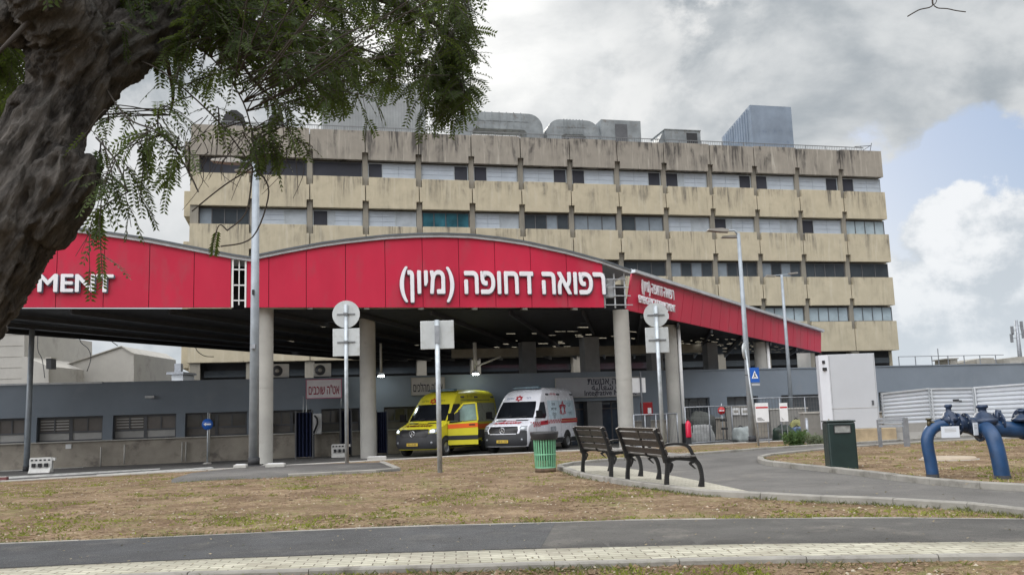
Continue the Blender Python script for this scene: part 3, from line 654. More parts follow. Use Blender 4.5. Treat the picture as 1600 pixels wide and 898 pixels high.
# ================================================================== red canopy
CF = Frame(-18.43, 34.6, .285); h_ = CF.px
can = thing('emergency_canopy', 'large red arched canopy with white Hebrew lettering over the ambulance bay', 'canopy', CF.o, CF.a)
ZC = 5.92
arcR = [(392, 404), (403, 400), (450, 390.5), (478, 385.5), (500, 381.5), (540, 376), (602, 369.5), (650, 367), (690, 366.5), (735, 368), (780, 373), (820, 379), (885, 393), (940, 408), (985, 424)]
arcL = [(-420, 372), (-300, 362), (-150, 352), (0, 352), (60, 354), (110, 357.5), (147, 362), (190, 368), (233, 374.5), (303, 388), (362, 399.5), (392, 404)]
aR = [h_(*p) for p in arcR]; aL = [h_(*p) for p in arcL]
def topz(arc, s):
    return float(np.interp(s, [p[0] for p in arc], [p[1] for p in arc]))
def seams(arc, xs, name='fascia'):
    mb = MB(); ss = [h_(x, 440)[0] for x in xs]
    for a, b in zip(ss, ss[1:]):
        n = 6; pts = [(a + .012, ZC), (b - .012, ZC)] + [(b - .012 + (a - b + .024) * k / n, topz(arc, b - .012 + (a - b + .024) * k / n) - .14) for k in range(n + 1)]
        mb.prism(pts, 0, .10)
    mb.build(name, RED, can)
seams(aR, (403, 420, 478.5, 540, 602, 660.5, 717.5, 774, 830, 886, 942.5))
seams(aL, (-420, -340, -260, -180, -100, -20, 27, 88, 162, 233, 303, 361))
mb = MB()
for arc_, xa_, xb_ in ((aR, 403, 942), (aL, -420, 361)):
    sa_ = np.linspace(h_(xa_, 440)[0], h_(xb_, 440)[0], 40)
    for a, b in zip(sa_, sa_[1:]): mb.prism([(a, ZC), (b, ZC), (b, topz(arc_, b) - .15), (a, topz(arc_, a) - .15)], .101, .16)
mb.build('backing_board', mat('dark_backing', (.05, .01, .012), .7), can)
# trim and a strip of curved roof behind it
def trim(arc):
    n = 60; ss = np.linspace(arc[0][0], arc[-1][0], n); mb = MB()
    pr = [(-.10, -.13), (-.10, 0), (3.0, .02), (3.0, -.05), (.12, -.13)]
    rows_ = [[Vector((s, p[0], topz(arc, s) + p[1])) for p in pr] for s in ss]
    vs = [v for r in rows_ for v in r]; k = len(pr); fs = [(i * k + j, i * k + (j + 1) % k, (i + 1) * k + (j + 1) % k, (i + 1) * k + j) for i in range(n - 1) for j in range(k)]
    mb.add(vs, fs); mb.add(rows_[0], [(0, 1, 2, 3, 4)]); mb.add(rows_[-1], [(0, 1, 2, 3, 4)]); mb.build('roof_edge', ALU, can)
    mb = MB(); q = [(s_, topz(arc, s_)) for s_ in ss]
    for a, b in zip(q, q[1:]): mb.bar((a[0], -.13, a[1] + .03), (b[0], -.13, b[1] + .03), .05, .07)
    mb.build('gutter_lip', mat('dark_trim', (.12, .14, .16), .5, .3), can)
trim(aR); trim(aL)
# open framework in the gaps
def gapframe(x0, x1, arc, rows_, dark_d=.6):
    a, b = h_(x0, 440)[0], h_(x1, 440)[0]; mb = MB(); zt_ = min(topz(arc, a), topz(arc, b)) - .14
    mb.box(a, a + .07, -.02, .12, ZC, topz(arc, a) - .15); mb.box(b - .07, b, -.02, .12, ZC, topz(arc, b) - .15)
    mb.box((a + b) / 2 - .02, (a + b) / 2 + .02, .0, .08, ZC + .1, zt_)
    for z in rows_: zz = ZC + z * (zt_ - ZC); mb.box(a + .07, b - .07, 0, .06, zz - .025, zz + .025)
    mb.build('open_frame', WHITE, can)
gapframe(362, 385, aL, (.15, .48, .82))
MB().box(h_(361, 440)[0], h_(404, 440)[0], 1.2, 1.25, ZC, ZC + 1.9).build('rear_board', DARK, can)
mb = MB(); mb.box(h_(385.5, 440)[0], h_(403, 440)[0], 0, .1, ZC, topz(aR, h_(395, 440)[0]) - .14); mb.build('fascia', RED, can)
a, b = h_(944, 440)[0], h_(979, 440)[0]; mb = MB()
for z in (.12, .55, .95, 1.32): mb.box(a, b + .35 - .2 * z, .15, .2, ZC + z, ZC + z + .04)
for s_ in (a + .05, (a + b) / 2, b - .05): mb.box(s_, s_ + .06, .2, .26, ZC, ZC + 1.62)
mb.bar((a + .1, .3, ZC + 1.0), (b, .3, ZC + 1.5), .08, .08); mb.box(a + .3, a + .6, .3, .6, ZC + .5, ZC + 1.4); mb.build('open_frame', ALU, can)
MB().box(a - .1, b + .6, 1.6, 1.65, ZC, ZC + 1.3).build('rear_board', DARK, can)
# oblique side fascia
def loc(p): q = p - CF.o; return Vector((q.dot(CF.u), q.dot(CF.n), q.z))
c0 = atz(979, 484, ZC); c0t = atd(987, 424, c0.y + .15); e0 = atd(1283, 550.5, 56.0); e0t = atd(1283, 517, 56.0)
C0, C1, E0, E1 = loc(c0), loc(c0t), loc(e0), loc(e0t)
LETW = mat('letter_white', (.78, .79, .84), .45, var=.04, emit=None)
LETE = mat('letter_edge', (.10, .11, .16), .6)
mb = MB(); n = 22; nrm = (E0 - C0).cross(Vector((0, 0, 1))).normalized()
if nrm.y > 0: nrm = -nrm
for k in range(n):
    a, b = k / n + .0006, (k + 1) / n - .0006; q = [C0.lerp(E0, a), C0.lerp(E0, b), C1.lerp(E1, b) - Vector((0, 0, .1)), C1.lerp(E1, a) - Vector((0, 0, .1))]
    mb.add(q + [v - nrm * .09 for v in q], [(0, 1, 2, 3), (7, 6, 5, 4), (0, 4, 5, 1), (1, 5, 6, 2), (2, 6, 7, 3), (3, 7, 4, 0)])
mb.build('side_fascia', RED, can)
mb = MB(); mb.bar(C1 + nrm * .06 + Vector((0, 0, 0)), E1 + nrm * .06, .32, .15); mb.bar(C1 - nrm * .1 + Vector((0, 0, .1)), E1 - nrm * .1 + Vector((0, 0, .1)), .2, .05); mb.build('roof_edge', ALU, can)
# underside: strips between a front chain and a rear chain, sky shows through the missing slats
BL0 = loc(atd(600, 560, 62)); LB = loc(atz(40, 515, 5.75)); tt = (0.12 - BL0.y) / (LB.y - BL0.y); FL = BL0.lerp(LB, tt); FL.z = ZC
FR = C0.copy(); SEc = E0.copy(); BM = loc(atd(900, 556, 59.5)); BE = loc(atd(1200, 552, 57.0))
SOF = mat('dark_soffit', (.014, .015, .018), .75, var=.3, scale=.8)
nu_, nv_ = 64, 26
FL.y = .12
front_c = [(0, FL), (.60, FR + Vector((0, .12, 0))), (1, SEc)]; rear_c = [(0, BL0), (.5, BM), (.9, BE), (1, SEc + Vector((.2, .4, 0)))]
def chain(c, t):
    for (a, p), (b, q) in zip(c, c[1:]):
        if t <= b: return p.lerp(q, (t - a) / (b - a))
    return c[-1][1].copy()
grid = [[chain(front_c, i / nu_).lerp(chain(rear_c, i / nu_), j / nv_) for j in range(nv_ + 1)] for i in range(nu_ + 1)]
mb = MB()
for j in range(nv_):
    i = 0
    while i < nu_:
        # every bay is closed by a slat narrower than the bay where a sheet is missing
        p = [grid[i][j], grid[i + 1][j], grid[i + 1][j + 1], grid[i][j + 1]]
        dens = .02 + .06 * (i / nu_) + (.30 if i / nu_ > .64 else 0) + (.14 if .35 < i / nu_ <= .64 and j > 8 else 0) + (.35 if j == nv_ - 1 and i / nu_ > .05 else 0)
        k = 1
        if j > 3 and random.random() < dens * .55:
            u0 = random.uniform(0, .5); u1 = random.uniform(.6, 1); w_ = 2 * (1 - random.uniform(.10, .28) * (1 + j / nv_))
            lp = lambda u, v: p[0].lerp(p[1], u).lerp(p[3].lerp(p[2], u), v)
            for (ua, ub, va, vb) in ((0, u0, 0, 1), (u1, 1, 0, 1), (u0, u1, 0, w_ * .5)): mb.add([lp(ua, va), lp(ub, va), lp(ub, vb), lp(ua, vb)], [(0, 1, 2, 3)])
        else:
            mb.add(p, [(0, 1, 2, 3)])
        i += k
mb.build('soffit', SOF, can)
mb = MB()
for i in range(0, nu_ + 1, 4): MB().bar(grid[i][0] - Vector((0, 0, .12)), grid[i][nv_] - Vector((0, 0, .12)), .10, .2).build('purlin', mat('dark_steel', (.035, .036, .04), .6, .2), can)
# left edge board
mb = MB(); mb.bar(FL + Vector((0, 0, -.02)), BL0 + Vector((0, 0, -.02)), .1, .28); mb.build('edge_board', DARK, can)
# columns
def ccol(x, ybase, r, ztop=None, d=None, pipe=False, z0=-.55):
    p = atz(x, ybase, z0) if d is None else Vector((atd(x, ybase, d).x, d, z0)); q = loc(p); q.z = 0
    mb = MB(); zt_ = ztop or ZC - .02; mb.tube([(q.x, q.y, -.6), (q.x, q.y, 2.6)], r, 24, False); mb.tube([(q.x, q.y, 2.62), (q.x, q.y, zt_)], r, 24, False); mb.tube([(q.x, q.y, 2.58), (q.x, q.y, 2.64)], r - .012, 24, False)
    mb.build('column', CONCC, can)
    if pipe:
        m_ = MB(); w_ = Vector((math.cos(-CF.a), math.sin(-CF.a), 0)) * (r + .07); m_.tube([(q.x + w_.x, q.y + w_.y - .1, -.1), (q.x + w_.x, q.y + w_.y - .1, zt_)], .085, 10); m_.build('downpipe', WHITE, can)
        m_ = MB(); m_.box(q.x + w_.x - .14, q.x + w_.x + .14, q.y + w_.y - .25, q.y + w_.y + .05, -.6, .45); m_.build('pipe_guard', DARK, can)
    return p
k1 = ccol(412, 727, .37, ZC + .0); k2 = ccol(576, 715, .37)
k3 = ccol(980, 695, .375, d=42.3); k4 = ccol(1056, 680, .34, 5.5, d=46.5, pipe=True); k5 = ccol(1196, 670, .34, 4.85, d=52.2, pipe=True); k6 = ccol(1259, 600, .42, 4.6, d=58)
# square pilasters and beams deep under the canopy
mb = MB()
for x, d, w_ in ((827, 51, .40), (925, 49, .42), (1027, 50, .35), (1115, 52, .32)):
    q = loc(Vector((atd(x, 640, d).x, d, 0))); MB().box(q.x - w_, q.x + w_, q.y - w_, q.y + w_, -.6, 5.2 if x < 1100 else 4.9).build('square_column', mat('grey_column', (.17, .175, .18), .8, var=.1), can)
mb = MB(); a = loc(atd(700, 556, 53)); b = loc(atd(1110, 556, 53)); mb.bar((a.x, a.y - 1, 4.75), (b.x, b.y, 4.65), .5, .5); mb.build('cross_beam', mat('beige_beam', (.30, .27, .21), .8, var=.12), can)
# lettering
HEB = '(ןוימ) הפוחד האופר'
a, b = h_(624, 446), h_(944, 446)
zc_ = h_(784, 446)[1]; sz = (b[0] - a[0])
text(HEB, 1.62, LETW, Matrix.Translation(((a[0] + b[0]) / 2, -.13, zc_)) @ TXY, can, 'lettering', ext=.03, fat=.034, width=sz)
text(HEB, 1.62, LETE, Matrix.Translation(((a[0] + b[0]) / 2 + .03, -.075, zc_ - .03)) @ TXY, can, 'letter_shadow_box', ext=.03, fat=.05, width=sz + .06)
a, b = h_(85, 443), h_(178, 443); wM = b[0] - a[0]
text('EMERGENCY DEPARTMENT', .98, LETW, Matrix.Translation((b[0] - wM * 2.95, -.13, h_(130, 443)[1])) @ TXY, can, 'lettering', ext=.03, fat=.022, width=wM * 5.9)
text('EMERGENCY DEPARTMENT', .98, LETE, Matrix.Translation((b[0] - wM * 2.95 + .03, -.08, h_(130, 443)[1] - .03)) @ TXY, can, 'letter_shadow_box', ext=.03, fat=.035, width=wM * 5.9 + .05)
us = (E0 - C0); L_ = us.length; us.normalize()
slope_t = ((E1 - C1).normalized() + us).normalized()
def sidetext(body, size, fx, fy, wd, fat=.02, off=.06):   # fx metres along from the corner, fy metres below the top edge
    p = C1 - Vector((0, 0, .1)) + (E1 - C1).normalized() * fx - Vector((0, 0, fy)) + nrm * off; X = (E1 - C1).normalized(); Y = Vector((0, 0, 1)); Z = nrm
    M_ = Matrix(((X.x, Y.x, Z.x, p.x), (X.y, Y.y, Z.y, p.y), (X.z, Y.z, Z.z, p.z), (0, 0, 0, 1)))
    text(body, size, LETW, M_, can, 'side_lettering', ext=.03, fat=fat, width=wd)
def sx(x):      # distance along the side fascia for a column of the photograph
    best = min(range(400), key=lambda k: abs(x - (lambda w: 800 + FPX * ((w - Vector((0, 0, CZ))).dot(_R)) / ((w - Vector((0, 0, CZ))).dot(_F)))(CF.w(*(C1.lerp(E1, k / 400))))))
    return best / 400 * (E1 - C1).length
x0_, x1_ = sx(1000), sx(1050)
sidetext(HEB, .80, (x0_ + x1_) / 2, .52, x1_ - x0_, .006)
x0_, x1_ = sx(995), sx(1051); sidetext('EMERGENCY DEPARTMENT', .52, (x0_ + x1_) / 2, 1.15, x1_ - x0_, .005)
x0_, x1_ = sx(1006), sx(1040); sidetext('ﺉﺭﺍﻮﻄﻟﺍ ﻢﺴﻗ', .62, (x0_ + x1_) / 2, 1.68, x1_ - x0_, .006)
# loose cables hanging from the left edge
for x, y0, pts in ((60, 515, [(59, 545), (66, 562), (70, 590)]), (124, 520, [(126, 534), (138, 545), (142, 560), (136, 580)]), (170, 525, [(172, 531), (184, 540)]), (305, 538, [(308, 548), (320, 556), (334, 557)])):
    d = 45; mb = MB(); ps = [loc(atd(x, y0, d))] + [loc(atd(a, b, d)) for a, b in pts]; mb.tube(smoothline(ps, 5), .02, 5); mb.build('hanging_cable', DARK, can)

# ================================================================== far buildings
def farbox(name, label, cat, pts, d, dep, mt, base=-.6):
    """outline seen from here at distance d, with its own depth"""
    P3 = [atd(x, y, d) for x, y in pts]; x0 = min(p.x for p in P3); t = thing(name, label, cat, (x0, d, base))
    MB().prism([(p.x - x0, p.z - base) for p in P3], 0, dep).build('wall', mt, t); return t, P3
PALE = mat('pale_far_concrete', (.36, .35, .325), .85, var=.08, scale=.5, grime=((.28, .27, .25), .5, .55))
t, P3 = farbox('wing_building', 'tall plain beige block at the far left edge behind the annex', 'building', [(-120, 610), (-120, 514), (38, 516), (38, 557), (76, 572), (76, 610)], 74, 12, PALE)
mb = MB(); w_ = P3[3].x - P3[0].x
for k in range(6): mb.box(.2, w_ + .1, -.03, -.003, 6 + k * .9, 6.03 + k * .9)
mb.build('wall_joint', CONC, t)
t, P3 = farbox('gabled_building', 'low pale building with a sloping roofline and small dark window behind the annex', 'building', [(77, 610), (77, 573), (101, 571), (192, 541), (209, 552), (209, 610)], 80, 10, PALE)
x0 = P3[0].x; a, b = atd(79, 594, 80), atd(101, 582, 80); MB().box(a.x - x0, b.x - x0, -.05, .1, a.z + .6, b.z + .6).build('window', GLASS, t)
mb = MB(); mb.bar((P3[2].x - x0, -.05, P3[2].z + .62), (P3[3].x - x0, -.05, P3[3].z + .62), .2, .08); mb.bar((P3[3].x - x0, -.05, P3[3].z + .62), (P3[4].x - x0, -.05, P3[4].z + .62), .2, .08); mb.build('roof_edge', CONC, t)
t, P3 = farbox('chimney_block', 'small dark chimney on the roofs behind the annex at far left', 'chimney', [(72, 576), (72, 560), (80, 560), (80, 576)], 73, .8, DARK, base=5.2); MB().box(-.06, P3[2].x - P3[0].x + .06, -.06, .86, P3[1].z - 5.2, P3[1].z - 5.1).build('cap', CONC, t)
t, P3 = farbox('roof_hut', 'little grey-white hut with a flat cap between annex roof and hospital', 'hut', [(268, 610), (268, 585), (286, 585), (286, 610)], 57, 2, ALU); MB().box(-.25, P3[2].x - P3[0].x + .1, -.2, 2.2, P3[1].z + .6, P3[1].z + .75).build('roof', STEEL, t)
mb = MB(); mb.box(.1, .5, .2, .6, P3[1].z + .76, P3[1].z + 1.3); mb.build('vent', STEEL, t)
t, P3 = farbox('roof_block', 'small grey cube-shaped rooftop block, left of the sloped one at right', 'rooftop block', [(1485, 580), (1485, 561), (1496, 561), (1496, 580)], 80, 3, CONC); MB().box(-.08, P3[2].x - P3[0].x + .08, -.08, 3.08, P3[1].z + .6, P3[1].z + .7).build('cap', CONCL, t)
t, P3 = farbox('stair_house', 'grey rooftop stair house with a sloping lid, right of the hospital', 'rooftop block', [(1497, 580), (1497, 567), (1535, 559), (1553, 559), (1553, 580)], 80, 4, mat('slope_concrete', (.30, .285, .25), .85, var=.1)); MB().box(P3[3].x - P3[0].x - 1.6, P3[3].x - P3[0].x + .03, -.06, -.003, 4.7, P3[3].z + .5).build('wall_panel', CONC, t)  # flat concrete panel at the right end of the front wall
t, P3 = farbox('roof_block', 'wide grey rooftop block at the right edge below the antenna mast', 'rooftop block', [(1569, 580), (1569, 560), (1590, 557), (1700, 556), (1700, 580)], 80, 5, CONC); MB().box(.6, 1.6, -.05, -.003, P3[0].z + .9, P3[1].z + .4).build('panel', CONCL, t)
p0, p1 = atd(1594, 560, 95), atd(1588, 500, 95); t = thing('antenna_mast', 'slim grey telecom mast with small panel antennas rising over the annex roof at right', 'antenna mast', (p0.x, 95, p0.z - 3))
hh = p1.z - p0.z + 3; MB().tube([(0, 0, 0), (0, 0, hh)], [.28, .16], 8).build('mast', STEEL, t)
for k, (dx, z) in enumerate(((-.6, hh - 1.1), (.45, hh - .6), (.5, hh - 1.5), (-.75, hh - 1.9))): mb = MB(); mb.box(dx - .12, dx + .12, -.25, -.05, z - .45, z + .45); mb.bar((0, 0, z), (dx, -.1, z), .05, .05); mb.build('panel_antenna', STEEL, t)
# railing on annex roof right
s0, s1 = g(1405, 570, 1)[0], g(1570, 570, 1)[0]; mb = MB(); mb.box(s0, s1, 1, 1.03, ZA + .62, ZA + .66)
for s_ in np.arange(s0, s1, 1.2): mb.box(s_, s_ + .04, 1, 1.04, ZA + .08, ZA + .64)
mb.box(s0 + 2.9, s0 + 2.94, 1, 1.04, ZA + .08, ZA + 1.1); mb.build('roof_railing', STEEL, annex)

# ================================================================== lamps and posts
def pole_at(name, label, x, yb_, z, h, r0, r1, head=None, group=None, d=None):
    p = atz(x, yb_, z) if d is None else Vector((atd(x, yb_, d).x, d, z)); t = thing(name, label, 'street lamp', p, 0, group)
    MB().tube([(0, 0, 0), (0, 0, h)], [r0, r1], 14).build('pole', STEELP, t); mb = MB(); mb.tube([(0, 0, 0), (0, 0, .22)], r0 + .02, 14); mb.box(-r0 - .07, r0 + .07, -r0 - .07, r0 + .07, 0, .03); mb.build('base', DARK, t)
    LH = mat('lamp_head_grey', (.30, .29, .27), .5, .3, var=.1)
    if head == 'left':
        mb = MB(); mb.tube([(0, 0, h - .1), (-.15, 0, h + .12), (-.45, 0, h + .12)], [.05, .045, .04], 8); mb.build('arm', STEELP, t)
        mb = MB(); mb.prism([(-.42, -.05), (-.42, .05), (-.7, .12), (-1.25, .10), (-1.3, .04), (-.75, -.03)], -.17, .17, M=Matrix.Translation((0, 0, h + .10))); mb.build('lamp_head', LH, t)
        mb = MB(); mb.prism([(0, -.04), (0, .04), (-.35, .06), (-.7, .03), (-.7, -.02)], -.14, .14, M=Matrix.Translation((.05, .2, h - .12))); mb.build('lamp_head', LH, t)
    if head == 'both':
        mb = MB(); mb.bar((-.45, 0, h), (.45, 0, h + .05), .05, .05); mb.build('arm', STEELP, t)
        for s_, dz in ((-1, -.04), (1, .06)): MB().prism([(0, -.03), (0, .03), (s_ * .5, .07), (s_ * .55, .0)], -.15, .15, M=Matrix.Translation((s_ * .35, 0, h + dz))).build('lamp_head', LH, t)
    return t
SLG = 'street lamps around the ambulance bay'
t = pole_at('street_lamp', 'tall thick pale lamp post beside the front left canopy column, top in the leaves', 396.5, 727, .02, 8.75, .145, .10, 'left', SLG)
mb = MB(); mb.box(-.03, .03, -.2, -.14, 4.85, 5.0); mb.build('junction_box', DARK, t); mb = MB(); mb.box(-.07, .07, -.2, -.13, 3.3, 3.42); mb.tube([(0, -.14, 3.3), (.02, -.15, 3.28)], .02, 6); mb.build('camera', STEEL, t)
t = pole_at('street_lamp', 'tall lamp post with a flat head, just left of the blue pedestrian sign', 1176, 690, -.22, 8.6, .135, .07, 'left', SLG)
mb = MB(); mb.box(-.16, .22, -.14, -.12, 2.68, 2.72); mb.build('band', FRAME, t)
pole_at('street_lamp', 'slim far lamp post with two small opposite heads, behind the shrub', 1240, 680, -.45, 8.8, .12, .07, 'both', SLG)
pole_at('street_lamp', 'grey post at the far left beside the white plastic barrier', 41, 736, -.55, 6.25, .125, .11, None, SLG)

SIGNB = mat('sign_back', (.50, .53, .54), .45, .35, var=.07, scale=3, grime=((.42, .44, .43), 4, .55))
def post(t, h, r=.04, lean=0): MB().tube([(0, 0, -.1), (lean, 0, h)], r, 12).build('post', mat('post_steel', (.42, .46, .49), .45, .45, var=.18, scale=6), t)
def discs(t, z, r, lean, y=.06):
    M_ = Matrix.Translation((lean, y, z)) @ Matrix.Rotation(R(90), 4, 'X'); MB().lathe([(0, 0), (r - .002, 0), (r, .004), (r, .026), (r - .002, .03), (0, .03)], 40, M_, False).build('round_board', SIGNB, t)
    mb = MB(); mb.box(lean - .26, lean + .26, y - .055, y - .031, z - .02, z + .02); mb.box(lean - .06, lean + .06, y - .13, y - .06, z - .035, z + .035); mb.build('bracket', mat('bracket_dark', (.16, .17, .18), .5, .4), t)
def board(t, z, w, h, lean, y=.06, mt=SIGNB, name='square_board', br=True):
    MB().box(lean - w / 2, lean + w / 2, y - .03, y, z - h / 2, z + h / 2).build(name, mt, t, bevel=.008)
    if br: mb = MB(); mb.box(lean - .26, lean + .26, y - .055, y - .031, z - .02, z + .02); mb.box(lean - .06, lean + .06, y - .13, y - .06, z - .035, z + .035); mb.build('bracket', MATS['bracket_dark'], t)
d = 25.0; k = d / FPX
p = atz(542, 722, .02); d = p.y; t = thing('sign_post', 'round sign over a square one seen from behind, on the raised asphalt slab', 'road sign', p, 0, 'road signs seen from behind')
post(t, 244 * d / FPX, .055); discs(t, 229 * d / FPX, .40, 0); board(t, 186 * d / FPX - .02, .78, .80, 0)
p = atd(1036, 690, 27); p.z = -.2; d = 27; t = thing('sign_post', 'round sign over a square one seen from behind, to the right of the benches', 'road sign', p, 0, 'road signs seen from behind')
hz = (FPX and 0); pz = lambda y, x=1022: atd(x, y, 27).z + .2
post(t, pz(478), .06); discs(t, pz(492), .37, 0); board(t, pz(531, 1026), .70, .76, 0)
p = G(687.5, 738); d = p.y; t = thing('sign_post', 'single square sign seen from behind on a steel post standing in the dry grass', 'road sign', p, 0, 'road signs seen from behind')
post(t, 235 * d / FPX, .055); board(t, 212 * d / FPX, .76, .64, .0, br=False)
mb = MB(); mb.box(-.05, .05, -.06, .03, 212 * d / FPX - .2, 212 * d / FPX + .2); mb.build('clamp', STEEL, t)
# blue arrow sign
BLUE = mat('sign_blue', (.015, .10, .42), .4, var=.05); SW = mat('sign_white', (.75, .77, .8), .45, var=.03); SR = mat('sign_red', (.50, .015, .02), .4, var=.05)
p = atz(324, 724, -.55); t = thing('arrow_sign', 'small round blue sign with a white left arrow near the annex wall', 'road sign', p, 0); kk = p.y / FPX
post(t, 78 * kk, .035); z_ = 60 * kk; M_ = Matrix.Translation((0, -.05, z_)) @ Matrix.Rotation(R(90), 4, 'X'); MB().lathe([(0, 0), (.25, 0), (.25, -.0), (.25, .02), (0, .02)], 32, M_).build('round_board', BLUE, t)
MB().prism([(-.17, 0), (-.06, .08), (-.06, .03), (.17, .03), (.17, -.03), (-.06, -.03), (-.06, -.08)], -.082, -.072, M=Matrix.Translation((0, 0, z_))).build('arrow', SW, t)
mb = MB(); mb.lathe([(0, .06), (.16, .05), (.2, 0)], 16); mb.build('foot', CONCL, t)
# no-entry sign
dd = 46; p = atd(1130, 675, dd); p.z = -.55; t = thing('no_entry_sign', 'red round no-entry sign with white bar under the canopy, with two dark plates below', 'road sign', p, 0); zz = lambda y, x=1129: atd(x, y, dd).z + .55
post(t, zz(630), .03); z_ = zz(641); M_ = Matrix.Translation((-.03, -.05, z_)) @ Matrix.Rotation(R(90), 4, 'X'); MB().lathe([(0, 0), (.19, 0), (.19, .02), (0, .02)], 28, M_).build('round_board', SR, t)
MB().box(-.16, .10, -.082, -.071, z_ - .03, z_ + .03).build('white_bar', SW, t)
mb = MB(); mb.box(-.12, .22, -.06, -.035, zz(656) - .06, zz(656) + .05); mb.build('plate', DARK, t); mb = MB(); mb.box(-.1, .24, -.06, -.035, zz(669) - .06, zz(669) + .05); mb.build('plate', DARK, t)
# pedestrian crossing sign on its own post with a disc behind
dd = 36; p = atd(1185, 690, dd); p.z = -.35; t = thing('pedestrian_sign', 'blue square pedestrian sign on a thin post just right of the tall lamp post', 'road sign', p, 0); zz = lambda y, x=1180: atd(x, y, dd).z + .35
mb = MB(); mb.tube([(0, 0, 0), (-.27, 0, zz(545))], .04, 10); mb.build('post', MATS['post_steel'], t)
MB().box(-.16, .20, -.08, -.05, zz(597), zz(574)).build('blue_board', BLUE, t)
za_ = (zz(597) + zz(574)) / 2; mb = MB(); mb.prism([(.02, .17), (.15, -.14), (-.11, -.14)], -.086, -.081, M=Matrix.Translation((0, 0, za_))); mb.build('white_triangle', SW, t)
mb = MB(); mb.bar((.02, -.089, za_ + .08), (.02, -.089, za_ - .02), .01, .035, (1, 0, 0)); mb.bar((.02, -.089, za_ - .02), (.07, -.089, za_ - .11), .01, .025, (1, 0, 0)); mb.bar((.02, -.089, za_ - .02), (-.04, -.089, za_ - .11), .01, .025, (1, 0, 0)); mb.build('walking_figure', DARK, t)
MB().lathe([(0, 0), (.34, 0), (.34, .03), (0, .03)], 28, Matrix.Translation((-.30, .05, zz(548))) @ Matrix.Rotation(R(60), 4, 'Z') @ Matrix.Rotation(R(90), 4, 'X')).build('round_board', SIGNB, t)
MB().box(-.12, .2, -.075, -.045, zz(602), zz(599)).build('strip', ALU, t)
# white notice boards with a red stripe
def notice(x0, x1, y0, y1, d_, label, lh):
    a = atd((x0 + x1) / 2, y1, d_); t = thing('notice_board', label, 'notice board', (a.x, d_, -.5), 0, 'white notice boards behind the shrub'); w = (x1 - x0) * d_ / FPX * .96; zt_ = atd((x0 + x1) / 2, y0, d_).z + .5; zb_ = a.z + .5
    MB().box(-w / 2, w / 2, -.03, 0, zb_, zt_).build('board', WHITE, t); MB().box(-w / 2 + .02, w / 2 - .02, -.035, -.031, zt_ - .28 * (zt_ - zb_), zt_ - .20 * (zt_ - zb_)).build('red_stripe', SR, t)
    mb = MB(); 
    for q in (.10, .16, .22): mb.box(-w / 2 + .06, w / 2 - .1 - q, -.035, -.031, zb_ + q * (zt_ - zb_) - .01, zb_ + q * (zt_ - zb_) + .01)
    mb.build('small_print', DARK, t)
    for q in (-w / 2 + .06, w / 2 - .06): MB().box(q - .02, q + .02, .002, .04, 0, zt_ - .1).build('leg', STEEL, t)
notice(1181, 1202, 629, 659, 40, 'white board with a red stripe right of the blue pedestrian sign', 1)
notice(1219, 1232, 629, 658, 42, 'narrower white board with a red stripe beside the slim lamp post', 1)

# ================================================================== boards and things under the canopy
def hungboard(name, label, x0, x1, y0, y1, d, mt, body, tm, tw, fr=None, size=.5, lines=None, cat='sign board'):
    s0, s1 = g(x0, y0, d)[0], g(x1, y0, d)[0]; zt_ = g((x0 + x1) / 2, y0, d)[1]; zb_ = g((x0 + x1) / 2, y1, d)[1]; w = s1 - s0
    t = thing(name, label, cat, AF.w((s0 + s1) / 2, d, zb_), AF.a); h = zt_ - zb_
    MB().box(-w / 2, w / 2, 0, .06, 0, h).build('board', mt, t)
    if fr: mb = MB(); mb.box(-w / 2 - .03, w / 2 + .03, -.02, .05, -.03, .0); mb.box(-w / 2 - .03, w / 2 + .03, -.02, .05, h, h + .03); mb.box(-w / 2 - .03, -w / 2, -.018, .05, 0, h); mb.box(w / 2, w / 2 + .03, -.018, .05, 0, h); mb.build('frame', fr, t)
    for (b_, sz_, zf, wf, xf) in (lines or [(body, size, .45, tw, 0)]): text(b_, sz_, tm, Matrix.Translation((xf * w, -.006, h * zf)) @ TXY, t, 'lettering', ext=.003, fat=.006, width=w * wf)
    return t, w, h
PINK = mat('pink_frame', (.45, .10, .2), .5, var=.05); LET_M = mat('maroon_letters', (.28, .01, .05), .5, var=.05); LET_K = mat('dark_letters', (.03, .03, .05), .6)
t, w, h = hungboard('hebrew_board', 'white board with dark red Hebrew words in a pink frame, hung left under the canopy', 479, 533, 593, 621, -1.2, mat('board_white', (.62, .60, .64), .5, var=.06), "םיבכוש ה\"טא", LET_M, .88, PINK, .62)
mb = MB(); mb.tube([(-w / 2, .1, 0), (-w / 2, .1, -1.2)], .025, 6); mb.tube([(w / 2, .1, 0), (w / 2, .1, -.5)], .02, 6); mb.tube([(-w / 2 - .15, .1, .1), (-w / 2 - .15, .1, -1.2)], .02, 6); mb.build('hanger', ALU, t)
hungboard('hebrew_board', 'dim grey board with dark Hebrew words behind the square sign post, above the yellow ambulance', 643, 694, 590, 616, -.1, mat('board_grey', (.45, .43, .43), .6, var=.1), "םיכלהמ ה\"טא", LET_K, .9, CONC, .6)
hungboard('entrance_board', 'wide pale board with Hebrew, Arabic and English lines over the hospital entrance', 868, 1000, 590, 619, -.12, mat('board_dim', (.34, .35, .38), .6, var=.06), '', LET_K, .8, CONCL, .5,
          [('תישונא האופר', .5, .80, .52, .13), ('ﺔﻴﻟﺎﻌﺷ ﺐﻃ', .5, .47, .45, .14), ('Integrative Medicine', .4, .15, .62, .14)])
t, w, h = hungboard('blank_sign', 'bare white panel on a thin post between two canopy columns', 987, 1008, 590, 613, -4, WHITE, '', LET_K, .8)
